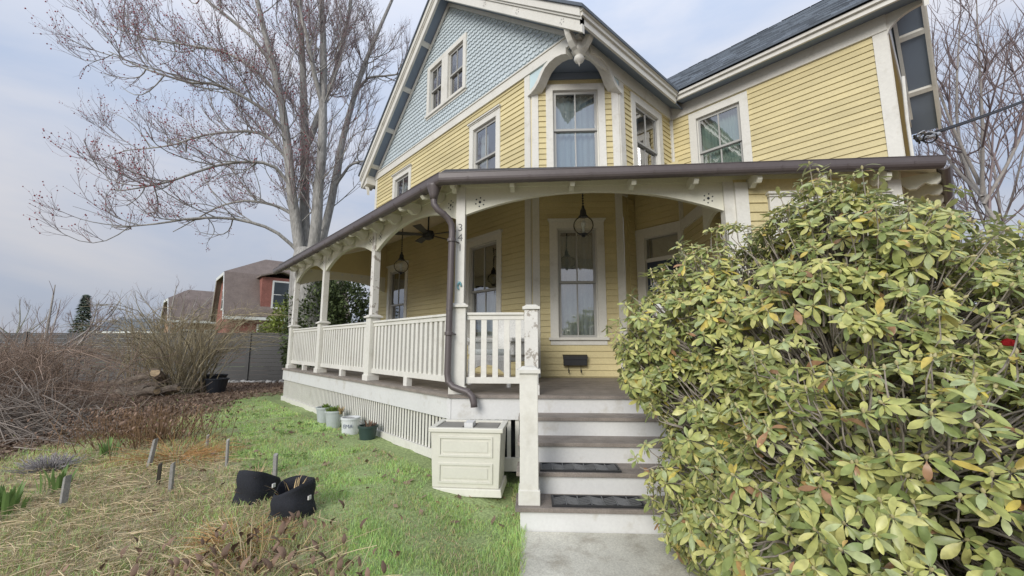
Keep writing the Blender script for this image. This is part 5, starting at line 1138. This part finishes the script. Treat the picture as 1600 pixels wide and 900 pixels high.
# ------------------------------------------------------------------ neighbouring houses
RSH = mat('brick red shingles', (.26, .11, .09), .85, .18, 2, .2, 20, .2, 30); RROOF = mat('brown grey shingle roof', (.19, .155, .138), .9, .15, 2, .22, 25, .3, 40); TANW = mat('tan brick', (.33, .20, .13), .9, .15, 2, .15, 20); GROOF = mat('grey far roof', (.13, .15, .17), .9, .1, 1)
def nb_house(name, r, f, rz, L, D, zw, zk, zr, walls, roof, lab, dormer=True, kn=.62, windows=(), clip=0):
    loc = SV(r, f, 0); o = thing(name, loc, lab, 'house', 'neighbouring houses'); fr = FR(loc, rz - YAW)
    b = MB(); b.prism(lambda x, y, z: fr(y, x, z), [(-D / 2, 0), (D / 2, 0), (D / 2, zw), (D / 2 * kn, zk), (0, zk if clip else zr), (-D / 2 * kn, zk), (-D / 2, zw)], -L / 2, L / 2); b.build('walls', walls, o)
    ov = .45; pr = [(-D / 2 - ov, zw - ov * .9), (-D / 2 * kn, zk + .06), (0, zr + .08), (D / 2 * kn, zk + .06), (D / 2 + ov, zw - ov * .9)]
    b = MB(); hipx = -L / 2 + clip
    for d in (0, .16):
        k = b.n; xs_ = [(-L / 2 - .35, L / 2 + .35)] * 2 + [(hipx, L / 2 + .35)] + [(-L / 2 - .35, L / 2 + .35)] * 2
        b.add([fr(xx, y_, z_ + d) for (y_, z_), pair in zip(pr, xs_) for xx in pair], [(2 * i, 2 * i + 1, 2 * i + 3, 2 * i + 2) for i in range(4)] + [(2, 4, 6)])
    b.build('roof', roof, o)
    b = MB(); tr_ = [a for a in pr if not (clip and a[0] == 0)]; b.strip(lambda x, y, z: fr(y, x, z), [(x, z - .12) for x, z in tr_], [(x, z + .1) for x, z in tr_], -L / 2 - .40, -L / 2 - .34); b.build('rake_trim', BRT, o)
    b = MB(); b.box(fr, -L / 2 - .3, L / 2 + .3, -D / 2 - ov - .1, -D / 2 - ov, zw - ov * .9 - .1, zw - ov * .9 + .12); b.build('eave_trim', BRT, o)
    if dormer:
        for x in dormer:
            y0 = -D / 2 - .05; b = MB(); b.box(fr, x - 1.3, x + 1.3, y0, 0, zw + .2, zk - .1); d = b.build('dormer', walls, o)
            b = MB(); b.prism(fr, [(x - 1.5, zk - .12), (x, zk + .35), (x + 1.5, zk - .12), (x + 1.5, zk - .02), (x, zk + .47), (x - 1.5, zk - .02)], y0 - .3, -D / 2 * .25); b.build('dormer_roof', roof, d)
            win_nb(fr, o, x, y0 - .01, zw + .55, zk - .45, 1.0)
    for (x, z0, z1, w) in windows: win_nb(fr, o, x, -D / 2 - .01, z0, z1, w)
    for (y, z0, z1, w) in ((0, zw + .5, zw + 1.9, 1.0),): win_nb(lambda a, c_, z: fr(-L / 2 + c_, a, z), o, y, -.01, z0, z1, w)
    return o
def win_nb(fr, o, x, y, z0, z1, w):
    b = MB(); b.box(fr, x - w / 2 - .12, x + w / 2 + .12, y - .05, y, z0 - .12, z1 + .12); wn_ = b.build('window', BRT, o)
    zm = (z0 + z1) / 2
    for a, c_ in ((z0, zm - .03), (zm + .03, z1)): b = MB(); b.box(fr, x - w / 2, x + w / 2, y - .056, y - .05, a, c_); b.build('pane', SASHD, wn_)
SASHD = mat('dark window glass', (.05, .06, .07), .12, .2, 2, spec=.6)
nb_house('neighbour_house', -19.4, 34.2, R(42), 8.2, 6.6, 3.8, 6.7, 8.3, RSH, RROOF, 'red shingled neighbour house with gambrel roof and dormer', (-.9,), windows=((-1.6, .9, 2.9, 1.2), (1.2, .9, 2.9, 1.2)), clip=2.6)
nb_house('neighbour_house', -31.0, 40, R(46), 4.2, 5, 4.0, 5.6, 6.6, TANW, RROOF, 'low brown roofed house left of the red one', False, .55, ((-.9, 1.2, 2.8, 1.0), (.9, 1.2, 2.8, 1.0)), clip=1.2)
nb_house('neighbour_house', -53, 60, R(0), 9, 8, 3.6, 4.4, 5.1, BRT, GROOF, 'distant white house with grey roof behind the fence', False, .6, ((-2, 1.2, 2.6, 1.2), (1.5, 1.2, 2.6, 1.2)))

# ------------------------------------------------------------------ service cable at the wing corner
CAB = mat('black cable', (.015, .015, .017), .5, .1, 4)
P0, P1 = np.array(SV(6.55, 6.0, 4.76)), np.array(SV(16.4, 9.6, 9.2))
t = np.linspace(0, 1, 24)[:, None]; pts = P0 + (P1 - P0) * t - np.array([0, 0, .55]) * t * (1 - t)
cb = thing('service_cable', P0, 'thick black service cable running from the wing corner', 'cable')
b = MB(); b.tube(pts, .022, 8); b.build('cable', CAB, cb, smooth=True)
b = MB(); b.tube(pts[:, :] + np.array([0, 0, .028]), .008, 6); b.build('messenger_wire', CAB, cb, smooth=True)
GALVM = mat('galvanised clamp', (.35, .36, .38), .4, .25, 20, .2, 60, metal=.6)
wh = thing('cable_clamp', P0 - np.array([0, 0, .1]), 'grey metal cable clamp and loops at the wing corner', 'clamp')
b = MB(); b.tube([P0 + [-.08, .1, -.06], P0 + [.05, -.02, -.02], P0 + [.12, -.12, .02]], .035, 10); b.build('clamp_body', GALVM, wh)
g = np.random.default_rng(8)
for i in range(5):
    c = P0 + g.normal(0, .05, 3) + [-.05, .05, -.03]; a0 = g.uniform(0, 6); th = np.linspace(0, 5.2, 14); ax = g.normal(0, 1, 3); ax /= np.linalg.norm(ax); u = np.cross(ax, [0, 0, 1]); u /= np.linalg.norm(u); v = np.cross(ax, u)
    b = MB(); b.tube([c + .075 * (u * math.cos(a0 + x) + v * math.sin(a0 + x)) for x in th], .012, 6); b.build('wire_loop', (CAB, GALVM)[i % 2], wh, smooth=True)
b = MB(); b.tube([(8.34, .22, 3.8), (8.34, .22, 4.9), (8.36, .20, 5.6)], .022, 8); b.build('conduit', WHT, wh)

# ------------------------------------------------------------------ rhododendron by the steps
def leaf_mat():
    m = bpy.data.materials.new('rhododendron leaves'); m.use_nodes = True; nt = m.node_tree; N = nt.nodes; L = nt.links; b = N['Principled BSDF']
    geo = N.new('ShaderNodeNewGeometry'); oi = N.new('ShaderNodeObjectInfo'); ad = N.new('ShaderNodeMath'); fr = N.new('ShaderNodeMath'); fr.operation = 'FRACT'
    L.new(geo.outputs['Random Per Island'], ad.inputs[0]); L.new(oi.outputs['Random'], ad.inputs[1]); L.new(ad.outputs[0], fr.inputs[0])
    rp = N.new('ShaderNodeValToRGB'); cr = rp.color_ramp; els = [(0, (.22, .29, .10)), (.24, (.36, .41, .14)), (.5, (.55, .56, .19)), (.72, (.62, .60, .23)), (.84, (.38, .45, .23)), (.93, (.44, .50, .25)), (.94, (.68, .58, .12)), (.975, (.60, .47, .13)), (.985, (.46, .26, .13)), (1, (.36, .21, .12))]
    cr.elements[0].position = els[0][0]; cr.elements[0].color = (*els[0][1], 1); cr.elements[1].position = els[-1][0]; cr.elements[1].color = (*els[-1][1], 1)
    for p_, c_ in els[1:-1]: e = cr.elements.new(p_); e.color = (*c_, 1)
    L.new(fr.outputs[0], rp.inputs[0])
    nz_ = N.new('ShaderNodeTexNoise'); nz_.inputs['Scale'].default_value = 30; L.new(geo.outputs['Position'], nz_.inputs['Vector'])
    mr_ = N.new('ShaderNodeMapRange'); mr_.inputs[1].default_value = .3; mr_.inputs[2].default_value = .7; mr_.inputs[3].default_value = .78; mr_.inputs[4].default_value = 1.2; L.new(nz_.outputs['Fac'], mr_.inputs[0])
    sc = N.new('ShaderNodeVectorMath'); sc.operation = 'SCALE'; L.new(rp.outputs[0], sc.inputs[0]); L.new(mr_.outputs[0], sc.inputs['Scale'])
    bf = N.new('ShaderNodeMix'); bf.data_type = 'RGBA'; L.new(geo.outputs['Backfacing'], bf.inputs[0]); L.new(sc.outputs[0], bf.inputs[6])
    hs = N.new('ShaderNodeMix'); hs.data_type = 'RGBA'; hs.inputs[0].default_value = .45; L.new(sc.outputs[0], hs.inputs[6]); hs.inputs[7].default_value = (.30, .33, .20, 1); L.new(hs.outputs[2], bf.inputs[7])
    L.new(bf.outputs[2], b.inputs['Base Color']); b.inputs['Roughness'].default_value = .36; b.inputs['Specular IOR Level'].default_value = .45
    tr = N.new('ShaderNodeBsdfTranslucent'); ms = N.new('ShaderNodeMixShader'); ms.inputs[0].default_value = .26; L.new(bf.outputs[2], tr.inputs[0]); L.new(b.outputs[0], ms.inputs[1]); L.new(tr.outputs[0], ms.inputs[2]); L.new(ms.outputs[0], N['Material Output'].inputs[0])
    return m
RL = leaf_mat(); RST = mat('rhododendron branches', (.36, .32, .28), .9, .2, 8, .2, 60); RBUD = mat('pale leaf buds', (.42, .38, .20), .6, .2, 8)
def rhododendron():
    g = np.random.default_rng(200)
    base = SV(2.3, 2.7); o = thing('rhododendron', (base[0], base[1], 0), 'big yellow green rhododendron bush beside the front steps', 'bush')
    # lobes: centre (r,f,z), radii
    lobes = [((2.45, 2.95, 1.25), (1.20, .95, 1.28)), ((1.75, 3.30, 1.55), (.72, .60, .78)), ((2.05, 2.10, .62), (.92, .72, .80)), ((3.45, 2.75, 1.0), (1.10, 1.10, 1.22)),
             ((1.42, 3.02, .70), (.42, .45, .80)), ((1.38, 3.45, 1.35), (.50, .42, .42)), ((2.35, 2.7, 1.98), (.55, .5, .56)), ((1.55, 2.55, .35), (.5, .45, .55)), ((3.0, 2.2, .7), (.9, .7, .95)), ((2.75, 1.95, .35), (.8, .5, .62)), ((3.9, 2.5, 1.0), (.8, .9, 1.0))]
    C = np.array([l[0] for l in lobes]); Rr = np.array([l[1] for l in lobes])
    eye = np.array([0, 0, EYE])
    pts = []; nor = []; lay = []
    area = (Rr[:, 0] * Rr[:, 1] + Rr[:, 0] * Rr[:, 2] + Rr[:, 1] * Rr[:, 2])
    tries = 0
    while len(pts) < 6800 and tries < 240000:
        tries += 1; k = g.choice(len(lobes), p=area / area.sum()); u = g.normal(0, 1, 3); u /= np.linalg.norm(u)
        lumps = 1 + .10 * math.sin(5.1 * u[0] + 1.3 * k) * math.sin(4.3 * u[1] + 2.1 * k) + .08 * math.sin(7 * u[2] + k)
        depth = 1 if g.random() < .6 else g.uniform(.5, .93)
        x = C[k] + u * Rr[k] * lumps * depth
        if x[2] < .08: continue
        ins = (((x - C) / Rr) ** 2).sum(1); ins[k] = 9
        if (ins < (.66 if depth == 1 else .36)).any(): continue
        n_ = u / Rr[k]; n_ /= np.linalg.norm(n_)
        vdir = (eye - x); vdir /= np.linalg.norm(vdir)
        if n_ @ vdir < -.35 and g.random() < .45: continue
        if depth == 1 and vnoise(np.array([x[0] * 2.2 + 9]), np.array([x[2] * 2.6 + x[1] + 9]), 1.5, 77)[0] < .30 and g.random() < .75: continue
        if depth == 1 and n_[2] > -.2 and g.random() < .13: x = x + (n_ * .6 + np.array([0, 0, .7])) * g.uniform(.05, .17)
        if pts and (np.linalg.norm(np.array(pts[-700:]) - x, axis=1) < .044).any(): continue
        pts.append(x); nor.append(n_); lay.append(depth)
    pts = np.array(pts); nor = np.array(nor)
    lp, ld, lu, ll, lw = [], [], [], [], []; buds = []; twigs = []
    for x, n_ in zip(pts, nor):
        ax = n_ * .80 + np.array([0, 0, .55]) + g.normal(0, .25, 3); ax /= np.linalg.norm(ax)
        a_ = np.cross(ax, [0.3, .1, 1]); a_ /= np.linalg.norm(a_); b_ = np.cross(ax, a_); m = g.integers(7, 12); ph = g.uniform(0, 6.28); size = g.uniform(.066, .102)
        for i in range(m):
            an = ph + i * 2.399; el = g.uniform(-.42, .28) + (.3 if i > m - 3 else 0); d = (a_ * math.cos(an) + b_ * math.sin(an)) * math.cos(el) + ax * math.sin(el); d[2] -= .10; d /= np.linalg.norm(d)
            up = ax + g.normal(0, .16, 3); up -= d * (up @ d); up /= np.linalg.norm(up)
            lp.append(x + ax * g.uniform(-.022, .012) + d * .008); ld.append(d); lu.append(up); ll.append(size * g.choice([g.uniform(.45, .7), g.uniform(.7, 1.0), g.uniform(.95, 1.2)])); lw.append(g.uniform(.85, 1.15))
        buds.append((x, ax)); tgt = C[np.argmin((((x - C) / Rr) ** 2).sum(1))] * .55 + np.array([2.2, 2.8, .3]) * .45
        dn = -ax * .12; e = x + (tgt - x) * g.uniform(.25, .5); twigs.append((densify([x, x + dn, (x + dn) * .5 + e * .5 + g.normal(0, .03, 3), e], 6), np.linspace(.0028, .006, 6)))
    def w3(a): a = np.asarray(a); r, f = a[..., 0], a[..., 1]; return np.stack([r * cA + f * sA, -r * sA + f * cA, a[..., 2]], -1)
    lp, ld, lu = w3(np.array(lp)), w3(np.array(ld)), w3(np.array(lu)); ll, lw = np.array(ll), np.array(lw); ls = np.cross(lu, ld)
    # leaf template: blade with midrib fold and droop
    T_ = np.array([0, .10, .30, .52, .74, .90, 1.0]); Wd = np.array([.03, .06, .22, .30, .27, .15, .02]) * .60; tv = []
    for t_, w_ in zip(T_, Wd): tv += [(t_, -w_, w_), (t_, 0, 0), (t_, w_, w_)]
    tv = np.array(tv); tf = []
    def curled(droop, fold, wave): x, y, w_ = tv[:, 0], tv[:, 1], tv[:, 2]; return np.stack([x * (1 - .25 * droop * x), y, -droop * x * x + .05 * x + fold * w_ + wave * np.sin(x * 7) * np.abs(y)], -1)
    for j in range(6): tf += [(3 * j, 3 * j + 3, 3 * j + 4, 3 * j + 1), (3 * j + 1, 3 * j + 4, 3 * j + 5, 3 * j + 2)]
    tf = np.array(tf)
    dist = np.linalg.norm(lp - eye, axis=1); tocam = (eye - lp) / dist[:, None]; app = ll / dist * np.abs((lu * tocam).sum(1)); 
    # leaves nearest the eye along their own line of sight count as visible
    px = np.stack([(lp @ np.array([cA, -sA, 0])) / (lp @ np.array([sA, cA, 0])), (lp[:, 2] - EYE) / (lp @ np.array([sA, cA, 0]))], -1); cell = np.floor(px / .045).astype(int); key = cell[:, 0] * 1000 + cell[:, 1]; front = np.zeros(len(lp), bool)
    order = np.argsort(dist); seen = {}
    for i in order:
        if seen.get(key[i], 0) < 2: front[i] = True; seen[key[i]] = seen.get(key[i], 0) + 1
    inview = (px[:, 0] < 1.25) & (px[:, 1] > -.75)
    score = app * front * inview; top = np.argsort(-score)[:300]; rest = np.ones(len(lp), bool); rest[top] = False
    LMS = [arr_mesh('leaf', curled(*c_), tf, RL, smooth=True) for c_ in ((.12, .15, .1), (.32, -.35, .1), (.22, .40, -.15), (.45, -.1, .2), (-.08, .25, .1))]
    for i in top:
        M_ = Matrix(((ld[i, 0] * ll[i], ls[i, 0] * ll[i] * lw[i], lu[i, 0] * ll[i], lp[i, 0]), (ld[i, 1] * ll[i], ls[i, 1] * ll[i] * lw[i], lu[i, 1] * ll[i], lp[i, 1]), (ld[i, 2] * ll[i], ls[i, 2] * ll[i] * lw[i], lu[i, 2] * ll[i], lp[i, 2]), (0, 0, 0, 1))); inst('leaf', LMS[int(g.integers(5))], o, M_)
    lp, ld, lu, ls, ll, lw = [a[rest] for a in (lp, ld, lu, ls, ll, lw)]; n = len(lp)
    dr = g.uniform(-.1, .5, n)[:, None]; fo = g.uniform(-.4, .45, n)[:, None]; tx, ty, tw_ = tv[None, :, 0], tv[None, :, 1], tv[None, :, 2]; zx = tx * (1 - .25 * dr * tx); zz = -dr * tx * tx + .05 * tx + fo * tw_ + g.uniform(-.2, .2, n)[:, None] * np.sin(tx * 7) * np.abs(ty)
    V = lp[:, None] + (zx[..., None] * ld[:, None] + ty[..., None] * ls[:, None] * lw[:, None, None] + zz[..., None] * lu[:, None]) * ll[:, None, None]
    F = (tf[None] + (np.arange(n) * len(tv))[:, None, None]).reshape(-1, 4)
    tag(_link(bpy.data.objects.new('foliage', arr_mesh('foliage', V.reshape(-1, 3), F, RL, smooth=True)), o), None, kind='stuff')
    tw = [(w3(p_), r_) for p_, r_ in twigs]; tag(_link(bpy.data.objects.new('twigs', tubes_mesh('twigs', tw, 5, RST)), o), None, kind='stuff')
    bd = [(w3(np.array([x, x + a * .012, x + a * .024])), np.array([.006, .008, .002])) for x, a in buds]; tag(_link(bpy.data.objects.new('leaf_buds', tubes_mesh('leaf_buds', bd, 6, RBUD)), o), None, kind='stuff')
    main = []
    for i in range(18):
        k = g.integers(len(lobes)); e = C[k] + np.clip(g.normal(0, .3, 3), -.5, .5) * Rr[k]; e[2] = max(e[2], .3); b0 = np.array([2.3 + g.normal(0, .35), 2.75 + g.normal(0, .25), -.05]); mid = (b0 + e) / 2 + g.normal(0, .12, 3) + [0, 0, -.05]; main.append((w3(densify([b0, mid, e], 10)), np.linspace(g.uniform(.016, .03), .006, 10)))
    _link(bpy.data.objects.new('branches', tubes_mesh('branches', main, 7, RST)), o)
    lv = grow(main, [(5, .2, .5, .8, .0045, 5, .2), (5, .1, .3, .8, .0025, 4, .1)], 210, .1)
    tag(_link(bpy.data.objects.new('inner_twigs', tubes_mesh('inner_twigs', [x for x in lv[0]], 4, RST)), o), None, kind='stuff'); tag(_link(bpy.data.objects.new('dead_twigs', tubes_mesh('dead_twigs', lv[1], 3, RST)), o), None, kind='stuff')
rhododendron()
# red blooms peeping out at the right edge
REDF = mat('red petals', (.55, .02, .03), .6, .15, 10)
fl_o = thing('red_flowers', SV(2.5, 2.07, 1.3), 'two small red flowers showing at the right edge of the bush', 'flowers')
for (r, f, z) in ((2.47, 2.05, 1.50), (2.53, 2.08, 1.45)):
    c = np.array(SV(r, f, z)); b = MB(); g = np.random.default_rng(int(z * 100))
    for k in range(7):
        a = k * .9; d = np.array(SV(math.cos(a) * .7, -.6, math.sin(a) * .7)); b.lathe(tuple(c + d * .016), [(.002, -.012), (.018, -.004), (.018, .004), (.002, .012)], 8)
    b.build('bloom', REDF, fl_o)
